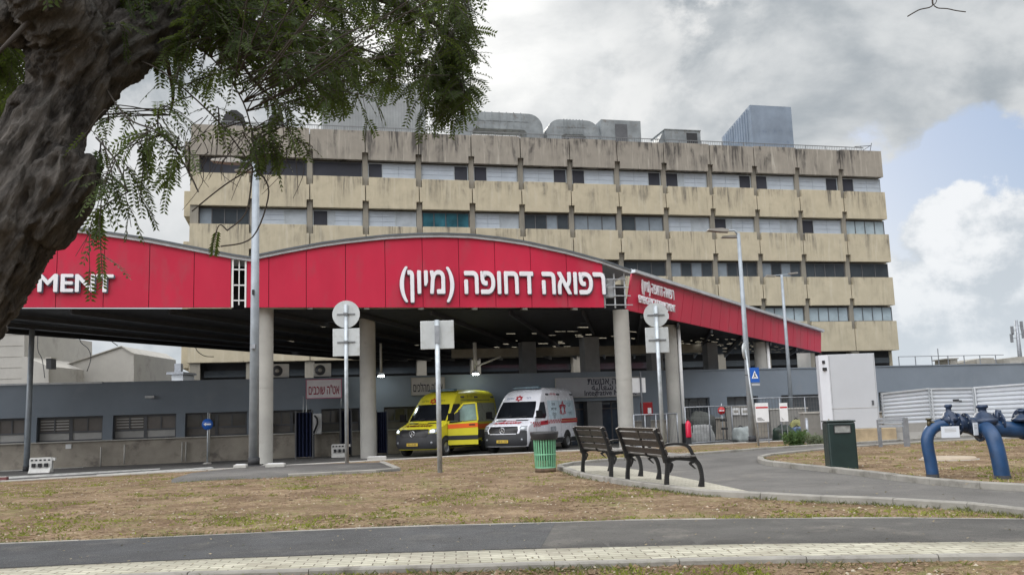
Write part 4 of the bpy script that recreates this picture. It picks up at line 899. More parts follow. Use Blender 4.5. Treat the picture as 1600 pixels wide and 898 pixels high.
for o in [x for x in SC.objects if x.parent == t and x.name.startswith('lettering')]: bpy.data.objects.remove(o)
MB().tube([(.12, .0, -3.3), (.1, -.03, h + .3)], .05, 8).build('post', FRAME, t)
# flood lamps
def flood(x, y, label, arm):
    d = -1.0; s_, z_ = g(x, y, d); t = thing('flood_lamp', label, 'lamp', AF.w(s_, d, z_), AF.a, 'lit flood lamps under the canopy')
    MB().box(-.14, .14, -.12, .12, .02, .16).build('housing', STEEL, t); EM = mat('lamp_glow', (1, 1, 1), .5, var=0, emit=(.92, 1, .97, 30))
    MB().box(-.13, .13, -.14, .11, -.05, .018).build('lens', EM, t); mb = MB(); mb.tube([(0, 0, .16), (0, 0, 1.6)], .06 if not arm else .1, 8)
    if arm: mb.tube([(.1, 0, .4), (1.3, -.2, .85)], .05, 8)
    mb.build('bracket', CONCL, t)
    l = bpy.data.lights.new('flood', 'SPOT'); l.energy = 14; l.spot_size = R(130); l.spot_blend = .8; l.color = (.85, 1, .93); l.shadow_soft_size = .3; lo = bpy.data.objects.new('light', l); SC.collection.objects.link(lo); lo.parent = t; lo.location = (0, -.1, -.08); lo.rotation_euler = (R(-10), 0, 0)
flood(595.5, 587, 'bright white flood lamp just right of the second canopy column', False); flood(743, 584, 'bright white flood lamp with a slanting arm above the yellow ambulance', True)
# dark blue folded curtains and a white casing
NAVY = mat('navy_cloth', (.022, .032, .085), .8, var=.2, scale=2)
def curtain(x0, x1, y0, y1, d, label):
    s0, s1 = g(x0, 650, d)[0], g(x1, 650, d)[0]; zt_ = g(x0, y0, d)[1]; t = thing('folding_screen', label, 'folding screen', AF.w(s0, d, -.55), AF.a, 'folded dark blue screens at the bay doors'); w = s1 - s0; h = zt_ + .5
    mb = MB(); n = 9; pts = [(w * i / n, (.16 if i % 2 else -.16)) for i in range(n + 1)]; poly = pts + [(x, y + .07) for x, y in pts[::-1]]; mb.prism(poly, .08, h, axis='z'); mb.build('cloth', NAVY, t); mb = MB(); mb.box(-.03, .02, -.2, .2, 0, h + .1); mb.box(w - .02, w + .03, -.2, .2, 0, h + .1); mb.build('frame', FRAME, t)
curtain(462, 488, 643, 706, -1.5, 'folded dark blue screen below the pink-framed Hebrew board'); curtain(532, 548, 640, 706, -1.0, 'dark blue screen behind the round and square sign post'); curtain(588, 604, 642, 712, -.8, 'dark blue screen right of the second canopy column')
s_, z_ = g(495, 678, -.3); t = thing('wall_unit', 'white narrow casing with a dark curved opening on the annex wall', 'wall unit', AF.w(s_, -.3, -.55), AF.a); z_ += .55
MB().box(-.22, .24, 0, .25, z_, z_ + 1.0).build('casing', WHITE, t, bevel=.03); mb = MB(); mb.tube(smoothline([(-.12, -.02, z_ + .9), (.0, -.05, z_ + .75), (.02, -.06, z_ + .5), (-.08, -.04, z_ + .25), (-.16, -.02, z_ + .05)], 5), .045, 8); mb.build('hose', DARK, t); mb = MB(); mb.box(-.2, -.1, .05, .2, 0, z_); mb.build('leg', FRAME, t)
# white plastic barriers
def barrier(x, yb_, wp, label):
    p = atz(x, yb_, -.55); t = thing('plastic_barrier', label, 'barrier', p, R(6), 'white plastic road barriers'); w = wp * p.y / FPX; h = .62
    mb = MB(); w2 = w / 2
    PL = mat('white_plastic', (.60, .60, .58), .5, var=.08, scale=4, grime=((.35, .33, .29), 3, .6))
    mb.prism([(-w2, 0), (-w2, h * .9), (-w2 + .04, h), (w2 - .04, h), (w2, h * .9), (w2, 0), (w2 - .1, 0), (w2 - .1, .06), (-w2 + .1, .06), (-w2 + .1, 0)], -.09, .09); mb.prism([(-.25, 0), (.25, 0), (.12, .2), (-.12, .2)], -w2 + .02, w2 - .02, axis='x'); mb.build('body', PL, t, bevel=.012)
    mb = MB(); mb.box(w2 - .02, w2 + .12, -.05, .05, h * .78, h * .97); mb.build('coupling', PL, t)
    for q in (-.28, 0, .28): MB().box(q * w - .07 * w / 1.0, q * w + .07 * w, -.2, -.091, .22 + .02, h * .62).build('recess', DARK, t)
    mb = MB()
    for q in (-.38, -.19, 0, .19, .38): mb.box(q * w - .045, q * w + .045, -.1, -.0905, h * .78, h * .88)
    mb.build('slot', DARK, t)
barrier(64, 738, 33, 'white plastic barrier beside the far left post'); barrier(531, 714, 25, 'white plastic barrier partly behind the round and square sign post')
# white kerb blocks at the column feet
def blk(x0, x1, y, d, label):
    a, b = atd(x0, y, d), atd(x1, y, d); t = thing('kerb_block', label, 'kerb block', ((a.x + b.x) / 2, d, -.55 if d > 30 else .02), 0, 'white kerb blocks at the column feet'); w = (b.x - a.x) / 2
    z_ = (-.55 if d > 30 else .02); h = a.z - z_ + .10; mb = MB(); mb.box(-w, w, -.1, .1, 0, max(.1, h)); mb.build('block', CONCL, t, bevel=.02); mb = MB(); mb.box(-w + .05, w - .05, -.08, .08, max(.1, h), max(.1, h) + .012); mb.build('painted_top', WHITE, t)
blk(366, 386, 733, 24.6, 'short white block left of the tall thick lamp post'); blk(416, 446, 730, 24.5, 'white block in front of the front left canopy column'); blk(574, 604, 717, 38, 'white block at the foot of the second canopy column')
t = thing('low_wall', 'dark red and grey low block at the left edge of the road', 'kerb block', atz(6, 752, -.55), R(10)); MB().box(-1.2, .12, -.12, .12, 0, .16).build('block', mat('dull_red', (.16, .06, .06), .8, var=.2), t, bevel=.02); MB().box(-1.2, .1, -.1, .1, .161, .18).build('cap', CONCL, t)
# ---- right-hand clutter under the canopy end
def mesh_fence(x0, y0b, x1, d0, d1, ytop, label, name='wire_fence', z0=-.55, n=9, solid=None):
    a, b = atd(x0, 690, d0), atd(x1, 690, d1); a.z = b.z = z0; t = thing(name, label, 'fence', a, math.atan2(b.y - a.y, b.x - a.x)); w = (Vector((b.x, b.y, 0)) - Vector((a.x, a.y, 0))).length; h = atd(x0, ytop, d0).z - z0
    mb = MB(); mb.tube([(0, 0, h), (w, 0, h)], .03, 6); mb.tube([(0, 0, .12), (w, 0, .12)], .025, 6); mb.build('rail', STEEL, t)
    for k in range(n): MB().tube([(w * k / (n - 1), 0, 0), (w * k / (n - 1), 0, h + .02)], .03, 6).build('post', STEEL, t)
    mb = MB()
    st = .09 if solid else .22
    for q in np.arange(st, w, st): mb.box(q - (.006 if solid else .003), q + (.006 if solid else .003), -.006, .006, .12, h)
    if not solid:
        for z in np.arange(.3, h, .22): mb.box(0, w, -.005, .005, z - .003, z + .003)
    mb.build('wire_infill', mat('wire_grey', (.13, .135, .14), .6, .3), t)
mesh_fence(1073, 0, 1180, 43, 46.5, 636, 'light steel mesh fence with thin posts behind the red extinguisher', n=4)
mesh_fence(1181, 0, 1300, 44, 47, 622, 'tall thin rail fence behind the white notice boards', n=4)
mesh_fence(992, 0, 1060, 41, 42.5, 648, 'grey steel hand railing between two canopy columns', 'hand_railing', n=5, solid=True)
def cwall(name, label, x0, x1, ytop, d, dep, mt, z0=-.55, extra=None):
    a, b = atd(x0, ytop, d), atd(x1, ytop, d); t = thing(name, label, 'wall', (a.x, d, z0)); h = a.z - z0; w = b.x - a.x
    mb = MB(); mb.box(0, w, 0, dep, 0, h); mb.build('wall', mt, t, bevel=.03); mb = MB(); mb.box(-.03, w + .03, -.03, dep + .03, h, h + .07); mb.build('coping', CONCL, t); return t, w, h
GREYW = mat('site_wall', (.24, .235, .22), .85, var=.16, scale=.8, bump=.3, grime=((.15, .145, .135), .9, .55))
cwall('concrete_wall', 'grey concrete wall panel with two white notices right of the no-entry sign', 1134, 1182, 636, 48.5, .4, GREYW)
t, w, h = cwall('concrete_wall', 'dark grey rough wall just left of the white cabinet', 1256, 1300, 646, 38, .6, GREYW)
t, w, h = cwall('concrete_wall', 'low grey wall with a sandy top behind the slim lamp post', 1203, 1262, 640, 47, .5, GREYW)
for x in (1145, 1159): a = atd(x, 642, 48.35); t = thing('wall_notice', 'left white sheet on the wall right of the no-entry sign' if x < 1150 else 'right white sheet on the wall right of the no-entry sign', 'notice', (a.x, 48.42, a.z - .2)); MB().box(0, .38, 0, .03, 0, .36).build('sheet', WHITE, t); MB().box(.06, .32, -.004, -.001, .1, .25).build('print', CONC, t)
def lump(name, label, cat, x, d, rx, ry, rz, mt, z0=-.55, seed=0, n=1):
    a = atd(x, 690, d); t = thing(name, label, cat, (a.x, d, z0)); rr = random.Random(seed); bm = bmesh.new(); bmesh.ops.create_icosphere(bm, subdivisions=3, radius=1)
    for v in bm.verts:
        q = v.co.copy(); s_ = 1 + .18 * math.sin(q.x * 3 + seed) * math.cos(q.y * 4 + q.z * 3) + rr.uniform(-.04, .04); q = Vector((abs(q.x) ** .6 * (1 if q.x > 0 else -1), abs(q.y) ** .7 * (1 if q.y > 0 else -1), abs(q.z) ** .6 * (1 if q.z > 0 else -1)))
        v.co = Vector((q.x * rx * s_, q.y * ry * s_, max(0, rz * .9 + q.z * rz * s_)))
    for f_ in bm.faces: f_.smooth = True
    me = bpy.data.meshes.new('sack'); bm.to_mesh(me); bm.free(); link('body', me, mt, t)
    mb = MB(); mb.tube([(-rx * .5, 0, rz * 1.8), (-rx * .2, 0, rz * 2.05), (rx * .1, 0, rz * 1.8)], .03, 6); mb.build('tie', DARK, t)
SACK = mat('grey_sack', (.30, .31, .31), .7, var=.2, scale=3, bump=.4); GB = mat('green_grey_sack', (.26, .29, .29), .7, var=.25, scale=3, bump=.4)
lump('building_sack', 'large pale building sack behind the mesh fence, right of the red extinguisher', 'sack', 1096, 44.8, .60, .4, .50, SACK, seed=2)
lump('building_sack', 'dark heap bag lying on top behind the mesh fence', 'sack', 1098, 46.0, .62, .4, .78, mat('dark_sack', (.06, .065, .06), .8, var=.3, bump=.4), seed=5)
lump('building_sack', 'grey-green shiny sack at the foot of the wall beside the tall lamp post', 'sack', 1162, 45, .55, .4, .40, GB, seed=3)
lump('building_sack', 'dark rubbish bag behind the narrower white board', 'sack', 1225, 42.5, .45, .35, .42, mat('black_bag', (.015, .03, .022), .35, var=.3, bump=.4), seed=4)
lump('building_sack', 'bluish patterned bag between slim lamp post and the dark wall', 'sack', 1250, 43.5, .50, .35, .38, mat('blue_bag', (.07, .11, .2), .5, var=.5, scale=5, bump=.3), seed=8)
lump('building_sack', 'yellow-topped bag above the bluish one beside the slim lamp post', 'sack', 1249, 44.6, .42, .3, .55, mat('yellow_bag', (.20, .20, .08), .6, var=.5, scale=4, bump=.3), seed=9)
a = atd(1075, 690, 41.5); t = thing('fire_extinguisher', 'bright red upright extinguisher on the pipe guard of the right canopy column', 'fire extinguisher', (a.x + .05, 41.5, -.4)); RM = mat('extinguisher_red', (.55, .01, .05), .35, var=.05)
zb_ = atd(1077, 683, 41.5).z + .4; zt_ = atd(1077, 656, 41.5).z + .4; MB().lathe([(0, zb_), (.12, zb_), (.13, zb_ + .05), (.13, zt_ - .15), (.05, zt_ - .03), (0, zt_)], 14).build('cylinder', RM, t); mb = MB(); mb.box(-.02, .08, -.05, .05, zt_, zt_ + .1); mb.tube([(.05, 0, zt_ + .05), (.2, 0, zt_ - .1), (.19, 0, zb_ + .2)], .02, 6); mb.build('valve_and_hose', DARK, t); MB().box(-.1, .1, -.08, .08, 0, zb_).build('stand', DARK, t)
a = atd(1012, 648, 47); t = thing('fire_cabinet', 'dark red fire cabinet with a white mark between canopy columns', 'fire cabinet', (a.x, 47, -.55)); z1 = atd(1012, 628, 47).z + .55; z0_ = atd(1012, 649, 47).z + .55; MB().box(-.32, .28, 0, .3, z0_, z1).build('cabinet', mat('cabinet_red', (.30, .01, .015), .4, var=.1), t, bevel=.02); MB().box(.02, .2, -.02, -.003, z0_ + .12, z0_ + .4).build('emblem', SW, t); MB().box(-.2, .15, .05, .25, 0, z0_).build('stand', FRAME, t)

# ================================================================== right side: cabinet, fence, wall, rack
CAB = mat('cabinet_white', (.47, .49, .52), .4, 0, var=.035, scale=.7)
p = G(1341, 690); dcab = p.y; t = thing('white_cabinet', 'big plain white upright cabinet on a sandy stone base behind the dark bin', 'cabinet', (p.x, p.y, p.z - .02), R(-3)); kk = dcab / FPX
w = 71 * kk; z0 = 21 * kk; z1 = 136 * kk
MB().box(-w / 2, w / 2, 0, .8, z0, z1).build('body', CAB, t, bevel=.015)
mb = MB(); mb.box(-w / 2 - .012, w / 2 + .012, -.012, .5, z0 + .8, z0 + .812); mb.build('joint', CONCL, t)
MB().box(w * .36, w * .40, -.03, -.003, z0 + .9, z0 + 1.08).build('lock_handle', FRAME, t); mb = MB(); mb.box(w / 2 - .05, w / 2 - .044, -.006, -.002, z0 + .05, z1 - .05); mb.box(-w / 2 + .04, -w / 2 + .046, -.006, -.002, z0 + .05, z1 - .05); mb.build('door_seam', FRAME, t)
q = MB(); q.prism([(-w / 2 - .28, .75), (-w / 2 - .28, .35), (-w / 2 - .002, .0), (-w / 2 - .002, .8)], z0, z1, axis='z'); q.build('side_panel', mat('cabinet_side', (.60, .62, .66), .35, var=.03), t)
mb = MB(); mb.box(-w / 2 - .20, -w / 2 - .06, .05, .18, z1 - .62, z1 - .50); mb.box(-w / 2 - .19, -w / 2 - .10, .1, .2, z1 - .34, z1 - .22); mb.build('camera', DARK, t)
mb = MB(); mb.box(-w / 2 - .14, -w / 2 - .02, .12, .2, z0 + .08, z0 + .42); mb.build('vent_grille', CONC, t)
MB().box(-w / 2 + .1, w / 2 + .55, -.15, 1.0, -.25, z0 - .002).build('stone_base', mat('sandy_stone', (.36, .29, .19), .9, var=.2, scale=3, bump=.5), t, bevel=.03)
text('25', .2, DARK, Matrix.Translation((-w / 2 - .1, .0, z0 + .3)) @ TXY, t, 'number', ext=.002) if False else None
# corrugated white site fence on a concrete barrier
def site_fence(pts, label, d0, d1, x0, x1, y0, y1, yb_):
    a, b = atd(x0, y0, d0), atd(x1, y1, d1); z0 = -.5; t = thing('site_fence', label, 'fence', (a.x, a.y, z0), math.atan2(b.y - a.y, b.x - a.x)); w = math.hypot(b.x - a.x, b.y - a.y); ha, hb = a.z - z0, b.z - z0; lo = .85
    prof = []; n = 8; vs = []; fs = []
    for k in range(n * 6 + 1):
        f_ = k / (n * 6); ph = k % 6; off = (0, 0, 0, .045, .05, .02)[ph]; vs += [(0, off, lo + (ha - lo) * f_), (w, off, lo + (hb - lo) * f_)]
    fs = [(2 * k, 2 * k + 1, 2 * k + 3, 2 * k + 2) for k in range(n * 6)]; mb = MB(); mb.add(vs, fs); mb.add([(v[0], v[1] + .01, v[2]) for v in vs], fs); mb.build('corrugated_sheet', mat('fence_sheet', (.50, .53, .57), .5, .1, var=.07, scale=.8), t)
    for q in (0.02, w - .06): MB().box(q, q + .05, -.04, -.003, lo, (ha if q < 1 else hb)).build('post', ALU, t)
    mb = MB(); mb.bar((0, 0, ha + .03), (w, 0, hb + .03), .08, .06); mb.build('top_rail', ALU, t)
    m_ = MB(); m_.prism([(-.3, 0), (-.3, .18), (-.12, .5), (-.08, lo), (.16, lo), (.2, .5), (.38, .18), (.38, 0)], 0, w - .02, axis='x'); m_.build('concrete_barrier', GREYW, t)
site_fence(None, 'left corrugated white fence length, rising to the right behind the cabinet', 36, 36, 1376, 1452, 616, 608, 670)
site_fence(None, 'middle corrugated white fence length with a level top', 35.9, 35.6, 1453, 1521, 608.5, 607, 670)
site_fence(None, 'right corrugated white fence length running out of the picture', 35.5, 32, 1522, 1700, 606.5, 594, 670)
t = thing('fence_lock', 'small dark lock plate on the middle fence length', 'lock', atd(1494, 625, 35.55)); MB().box(-.12, .1, -.03, .03, -.04, .04).build('plate', DARK, t); MB().box(.1, .2, -.05, -.01, -.08, 0).build('handle', FRAME, t)
p = G(1409, 702); d = p.y; t = thing('bike_rack', 'grey steel rack frame with three rails standing left of the blue pipes', 'rack', (p.x, d, p.z), R(8)); kk = d / FPX
mb = MB(); mb.box(.1, .22, -.05, .05, 0, 48 * kk); mb.build('post', STEEL, t); mb = MB(); mb.box(-.42, -.34, .3, .36, 0, 46 * kk); mb.build('post', STEEL, t)
for z in (47, 42, 36): mb = MB(); mb.bar((-.4, .33, z * kk), (.16, 0, z * kk), .05, .06); mb.build('rail', STEEL, t)
for x, yy, hh, lb in ((1263, 694, 38, 'short grey post standing in the shrub'), (1288, 684, 30, 'second short grey post by the dark wall')):
    p = G(x, yy); t = thing('bollard', lb, 'bollard', p); MB().tube([(0, 0, -.1), (0, 0, hh * p.y / FPX)], .055, 10).build('shaft', STEEL, t); MB().lathe([(.055, 0), (.06, .01), (.05, .04), (0, .05)], 12, Matrix.Translation((0, 0, hh * p.y / FPX))).build('cap', STEEL, t)

# ================================================================== bins
p = G(1324, 739); kk = p.y / FPX; t = thing('litter_bin', 'dark green square bin with a slot near the top, on the bed kerb', 'litter bin', (p.x, p.y + .25, p.z), R(-6))
GM = mat('dark_green_paint', (.016, .032, .030), .38, .1, var=.15, scale=3, bump=.05, bscale=50); w = 21 * kk; h = 80 * kk
mb = MB(); mb.add([(-w, -.22, 0), (w, -.22, 0), (w, .22, 0), (-w, .22, 0), (-w * 1.0, -.22, h * .97), (w * 1.0, -.22, h * .97), (w * 1.0, .22, h * .97), (-w, .22, h * .97)], [(0, 3, 2, 1), (0, 1, 5, 4), (1, 2, 6, 5), (2, 3, 7, 6), (3, 0, 4, 7), (4, 5, 6, 7)]); mb.build('body', GM, t, bevel=.03)
MB().box(-w * 1.03, w * 1.03, -.235, .235, h * .972, h).build('lid', GM, t, bevel=.012)
MB().box(-w * .52, w * .60, -.224, -.2195, h * .77, h * .90).build('slot_plate', mat('slot_grey', (.36, .37, .36), .4, .5, var=.25, scale=12), t)
mb = MB(); mb.box(-w * .57, w * .65, -.232, -.2205, h * .90, h * .915); mb.box(-w * .57, w * .65, -.232, -.2205, h * .755, h * .77); mb.box(-w * .57, -w * .52, -.232, -.2205, h * .77, h * .90); mb.box(w * .60, w * .65, -.232, -.2205, h * .77, h * .90); mb.build('slot_rim', DARK, t)
p = G(853, 738); kk = p.y / FPX; t = thing('litter_bin', 'round green slatted bin with a black rim, left of the benches', 'litter bin', (p.x, p.y + .2, p.z))
GR = mat('green_slats', (.13, .34, .20), .45, 0, var=.14, scale=5, grime=((.08, .18, .11), 6, .6)); h = 62 * kk; r0 = .215; r1 = .24
n = 26; mb = MB()
for k in range(n):
    a = 2 * math.pi * k / n; c, s = math.cos(a), math.sin(a); M_ = Matrix(((-s, c, 0, 0), (c, s, 0, 0), (0, 0, 1, 0), (0, 0, 0, 1)))
    q0, q1 = Vector((r0 * c, r0 * s, .09)), Vector((r1 * c, r1 * s, h * .86)); mb.bar(q0, q1, .034, .006, (c, s, 0))
    mb.bar(q1, Vector(((r1 + .035) * c, (r1 + .035) * s, h * .97)), .03, .006, (c, s, 0))
mb.build('slats', GR, t)
mb = MB()
for z, r in ((.10, r0), (h * .44, (r0 + r1) / 2), (h * .82, r1)): mb.lathe([(r + .004, z - .012), (r + .006, z + .012), (r - .004, z + .012), (r - .004, z - .012)], 30)
mb.build('hoop', GR, t)
MB().lathe([(r0 - .03, 0), (r0 + .005, .0), (r0 + .005, .09), (r0 - .03, .09)], 28).build('foot_ring', mat('rusty_ring', (.10, .065, .04), .8, var=.3, scale=8), t)
MB().lathe([(r1 + .03, h * .80), (r1 + .062, h * .94), (r1 + .06, h), (r1 + .01, h), (r1 - .02, h * .8), (r0 - .03, h * .3), (0, h * .28)], 30).build('liner', mat('bin_liner', (.02, .02, .022), .45, var=.2, bump=.3), t)
# ================================================================== benches
def bench_frame(yy, parent, arm=True):
    mb = MB(); w = .055
    def strap(pts, ws): # ribbon with depth in (x,z), thickness along y
        P_ = smoothline([(p[0], 0, p[1]) for p in pts], 6); W_ = np.interp(np.linspace(0, 1, len(P_)), np.linspace(0, 1, len(ws)), ws); l, r = [], []
        for i, q in enumerate(P_):
            d = (P_[min(i + 1, len(P_) - 1)] - P_[max(i - 1, 0)]).normalized(); n = Vector((-d.z, 0, d.x)); l.append(q + n * W_[i] / 2); r.append(q - n * W_[i] / 2)
        for i in range(len(P_) - 1): mb.prism([(l[i].x, l[i].z), (l[i + 1].x, l[i + 1].z), (r[i + 1].x, r[i + 1].z), (r[i].x, r[i].z)], yy - w / 2, yy + w / 2)
    strap([(.03, 0), (.045, .18), (.07, .34), (.06, .45)], [.075, .06, .07, .10])
    strap([(.05, .40), (-.02, .62), (-.12, .90)], [.09, .055, .045])
    strap([(.05, .42), (.20, .445), (.38, .43), (.52, .42)], [.09, .05, .05, .08])
    strap([(.48, .45), (.585, .33), (.62, .15), (.60, 0)], [.07, .06, .05, .095])
    strap([(.06, .40), (.14, .36), (.10, .24)], [.03, .03, .01]); strap([(.50, .38), (.44, .36), (.52, .28)], [.03, .03, .01])
    if arm: strap([(-.03, .64), (.12, .665), (.30, .66), (.42, .62), (.48, .52), (.53, .42)], [.035, .04, .04, .045, .04, .05])
    return mb.build('leg_frame', BLACK, parent, bevel=.006)
SLAT = mat('brown_grey_slats', (.030, .025, .023), .55, 0, var=.25, scale=3, stretch=(6, 1, 6), bump=.2)
SLATS = mat('pale_seat_slats', (.13, .125, .12), .5, 0, var=.25, scale=3, stretch=(6, 1, 6), bump=.2)  # seat slats are paler than the backrest slats
def make_bench(label, loc_, rz, L_):
    t = thing('park_bench', label, 'bench', loc_, rz, 'park benches on the paving pad')
    for y_ in (.06, L_ - .06): bench_frame(y_, t)
    mb = MB()
    for (z0, z1) in ((.50, .60), (.615, .725), (.74, .85)):
        x0, x1 = -.0 - (z0 - .5) * .3 + .04, -.0 - (z1 - .5) * .3 + .04; mb.prism([(x0, z0), (x0 + .028, z0 + .01), (x1 + .028, z1), (x1, z1 - .01)], 0, L_)
    mb.prism([(-.075, .862), (-.04, .872), (-.065, .925), (-.10, .915)], 0, L_)
    mb.build('backrest', SLAT, t, bevel=.006)
    mb = MB()
    for k in range(5): mb.box(.09 + k * .088, .165 + k * .088, 0, L_, .462, .49)
    mb.build('seat', SLATS, t, bevel=.006)
    mb = MB(); mb.prism([(.055, .45), (.085, .45), (-.06, .90), (-.09, .90)], L_ / 2 - .02, L_ / 2 + .02); mb.box(.08, .5, L_ / 2 - .02, L_ / 2 + .02, .44, .461); mb.build('centre_strap', BLACK, t); return t
a, b = atz(977.6, 751, .03), atz(1041, 763.5, .03); L_ = (a - b).length; rz = math.atan2(b.y - a.y, b.x - a.x) + R(90)
make_bench('nearer black iron bench with brown slats and a curled armrest, seen from behind', (b.x, b.y, .03), rz, L_ + .05)
a2, b2 = atz(908, 738, .03), atz(954, 746.5, .03); rz2 = math.atan2(b2.y - a2.y, b2.x - a2.x) + R(90)
make_bench('farther black iron bench, its right end hidden behind the nearer one', (b2.x, b2.y, .03), rz2, (a2 - b2).length + .05)
# ================================================================== blue water pipes
PB = mat('blue_enamel', (.012, .048, .125), .42, 0, var=.25, scale=4, bump=.15, bscale=25, grime=((.06, .055, .05), 5, .62)); PBK = mat('pipe_coating', (.02, .02, .022), .7, var=.3, scale=6, bump=.4); VB = mat('valve_navy', (.018, .035, .075), .35, .1, var=.3, scale=9, bump=.3, bscale=40)
dP = atz(1457, 756, 0).y; K = dP / FPX
pg = lambda x, y, dy=0: atd(x, y, dP + dy)
t = thing('water_valve_assembly', 'blue bent water pipes with dark valves and a paper tag, at the right edge', 'water pipes', (pg(1500, 757).x, dP, 0)); o = Vector((pg(1500, 757).x, dP, 0)); rel = lambda x, y, dy=0: pg(x, y, dy) - o
def bend(pts, r, name='pipe', mt=PB, n=18): MB().tube(smoothline(pts, 7), r, n).build(name, mt, t)
bend([rel(1458, 745), rel(1454, 720), rel(1450, 700), rel(1449, 685), rel(1454, 672, .02), rel(1466, 664, .04), rel(1484, 662, .05)], 9.0 * K)
MB().tube([rel(1461, 775), rel(1457, 740)], 9.4 * K, 18).build('pipe_foot', PBK, t)
bend([rel(1484, 662, .05), rel(1497, 661, .06), rel(1513, 665, .07), rel(1530, 667, .08)], 12 * K, 'pipe', VB)
MB().tube([rel(1508, 660, .05), rel(1516, 664, .05), rel(1524, 666, .05), rel(1535, 668, .05), rel(1546, 670, .05)], [10 * K, 13 * K, 15 * K, 19 * K, 17 * K], 18).build('reducer', VB, t)
rr2 = 11.2 * K
bend([rel(1567, 748, -.35), rel(1562, 722, -.35), rel(1557, 700, -.33), rel(1551, 682, -.28), rel(1543, 671, -.15), rel(1536, 667, .02)], rr2)
MB().tube([rel(1571, 790, -.35), rel(1566, 742, -.35)], rr2 * 1.04, 18).build('pipe_foot', PBK, t)
bend([rel(1540, 667, .06), rel(1570, 670, .1), rel(1600, 671, .12), rel(1680, 672, .2)], 12.5 * K)
def flange(p, ax, r, w_, mt=VB, name='flange'):
    ax = Vector(ax).normalized(); MB().tube([p - ax * w_ / 2, p + ax * w_ / 2], r, 20, smooth=False).build(name, mt, t)
    mb = MB(); s_ = ax.cross(Vector((0, 0, 1))).normalized(); u_ = ax.cross(s_)
    for k in range(8): a = 2 * math.pi * k / 8; q = p + (s_ * math.cos(a) + u_ * math.sin(a)) * r * .82; mb.tube([q - ax * (w_ / 2 + .012), q + ax * (w_ / 2 + .012)], .009, 6)
    mb.build('bolt', STEEL, t)
for x, r in ((1481, 17), (1496, 17)): flange(rel(x, 662, .05), (1, 0, 0), r * K, .03)
flange(rel(1509, 660, .06), (1, 0, 0), 15 * K, .03); flange(rel(1530, 668, .05), (1, 0, 0), 21 * K, .03)
flange(rel(1560, 660, .12), (1, .1, 0), 17 * K, .03); flange(rel(1598, 662, .1), (1, .1, 0), 24 * K, .04)
# valve tops
def vtop(x, y0, y1, r, label):
    p = rel(x, y0, .05); q = rel(x, y1, .05); h = q.z - p.z; M_ = Matrix.Translation(p)
    MB().lathe([(0, 0), (r * .9, 0), (r, h * .12), (r, h * .25), (r * .75, h * .32), (r * .55, h * .55), (r * .3, h * .62), (r * .28, h * .8), (r * .42, h * .85), (r * .38, h), (0, h)], 18, M_).build('valve', VB, t)
vtop(1484, 660, 631, 14 * K, ''); vtop(1537, 662, 632, 21 * K, ''); vtop(1597, 658, 640, 15 * K, '')
mb = MB(); mb.bar(rel(1470, 655, .0), rel(1500, 651, .0), .03, .03); mb.bar(rel(1476, 645, .05), rel(1492, 655, .05), .02, .02); mb.build('valve_lever', VB, t)
mb = MB(); mb.tube([rel(1452, 668, 0), rel(1451, 655, 0)], .028, 10); mb.lathe([(0, 0), (.045, 0), (.045, .03), (0, .03)], 10, Matrix.Translation(rel(1451, 656))); mb.tube([rel(1451, 658), rel(1462, 661), rel(1470, 660)], .022, 8); mb.build('air_valve', mat('brass_dark', (.07, .06, .035), .4, .6, var=.3), t)
MB().tube([rel(1559, 664, .12), rel(1559, 640, .12)], .05, 10).build('bleed_pipe', VB, t)
def card(x0, y0, w_, h_2, ang, label, dy):
    p = pg(x0, y0, dy); c = thing('paper_tag', label, 'tag', p, ang, 'white paper tags hung on the pipes'); MB().box(0, w_ * K, -.004, .004, -h_2 * K, 0).build('card', mat('paper', (.62, .66, .72), .7, var=.04), c); mb = MB()
    for q in (.22, .34, .46): mb.box(w_ * K * .18, w_ * K * .82, -.0055, -.0045, -h_2 * K * q - .003, -h_2 * K * q + .003)
    mb.build('print_line', CONC, c); mb = MB(); mb.tube([(w_ * K / 2, 0, 0), (w_ * K / 2, .03, .06)], .003, 4); mb.build('string', DARK, c)
card(1470, 666, 27, 17, R(-2), 'white printed tag hanging on the left valve', -.20); card(1520, 660, 14, 19, R(38), 'tilted white tag between the two blue pipes', -.24)
p = G(1483, 723); t = thing('manhole_cover', 'round pale concrete cover lying in the bed behind the blue pipes', 'manhole cover', (p.x, p.y, p.z + .07)); MB().lathe([(0, .05), (.48, .05), (.50, .03), (.50, -.1)], 40).build('cover', mat('sandy_cover', (.40, .33, .25), .8, var=.12, scale=3), t); MB().lathe([(.50, -.1), (.55, -.1), (.55, .01), (.51, .012)], 40).build('ring', CONC, t)

# ================================================================== ambulances
def interp(tab, z): return float(np.interp(z, [t_[0] for t_ in tab], [t_[1] for t_ in tab]))
XF = [(.28, -.10), (.42, -.01), (.62, 0), (.92, -.02), (1.02, -.07), (1.10, -.16), (1.18, -.36), (1.30, -.80), (1.40, -1.02), (1.75, -1.32), (2.12, -1.66), (2.36, -1.90), (2.52, -2.16), (2.64, -2.55), (2.71, -3.1), (2.74, -3.9)]
WZ = [(.28, .90), (.5, .98), (.95, 1.00), (1.30, .985), (1.7, .955), (2.1, .905), (2.4, .85), (2.56, .78), (2.66, .64), (2.71, .45), (2.74, .2)]
KZ = [(.28, .30), (.9, .34), (1.2, .30), (1.4, .26), (2.2, .24), (2.74, .2)]
VL = 5.95
def vfront(y, z, off=0):
    w = interp(WZ, z); return Vector((interp(XF, z) - interp(KZ, z) * min(1, abs(y) / w) ** 2.6 + off, y, z))
def vside(x, z, off=0): return Vector((x, interp(WZ, z) + off, z))
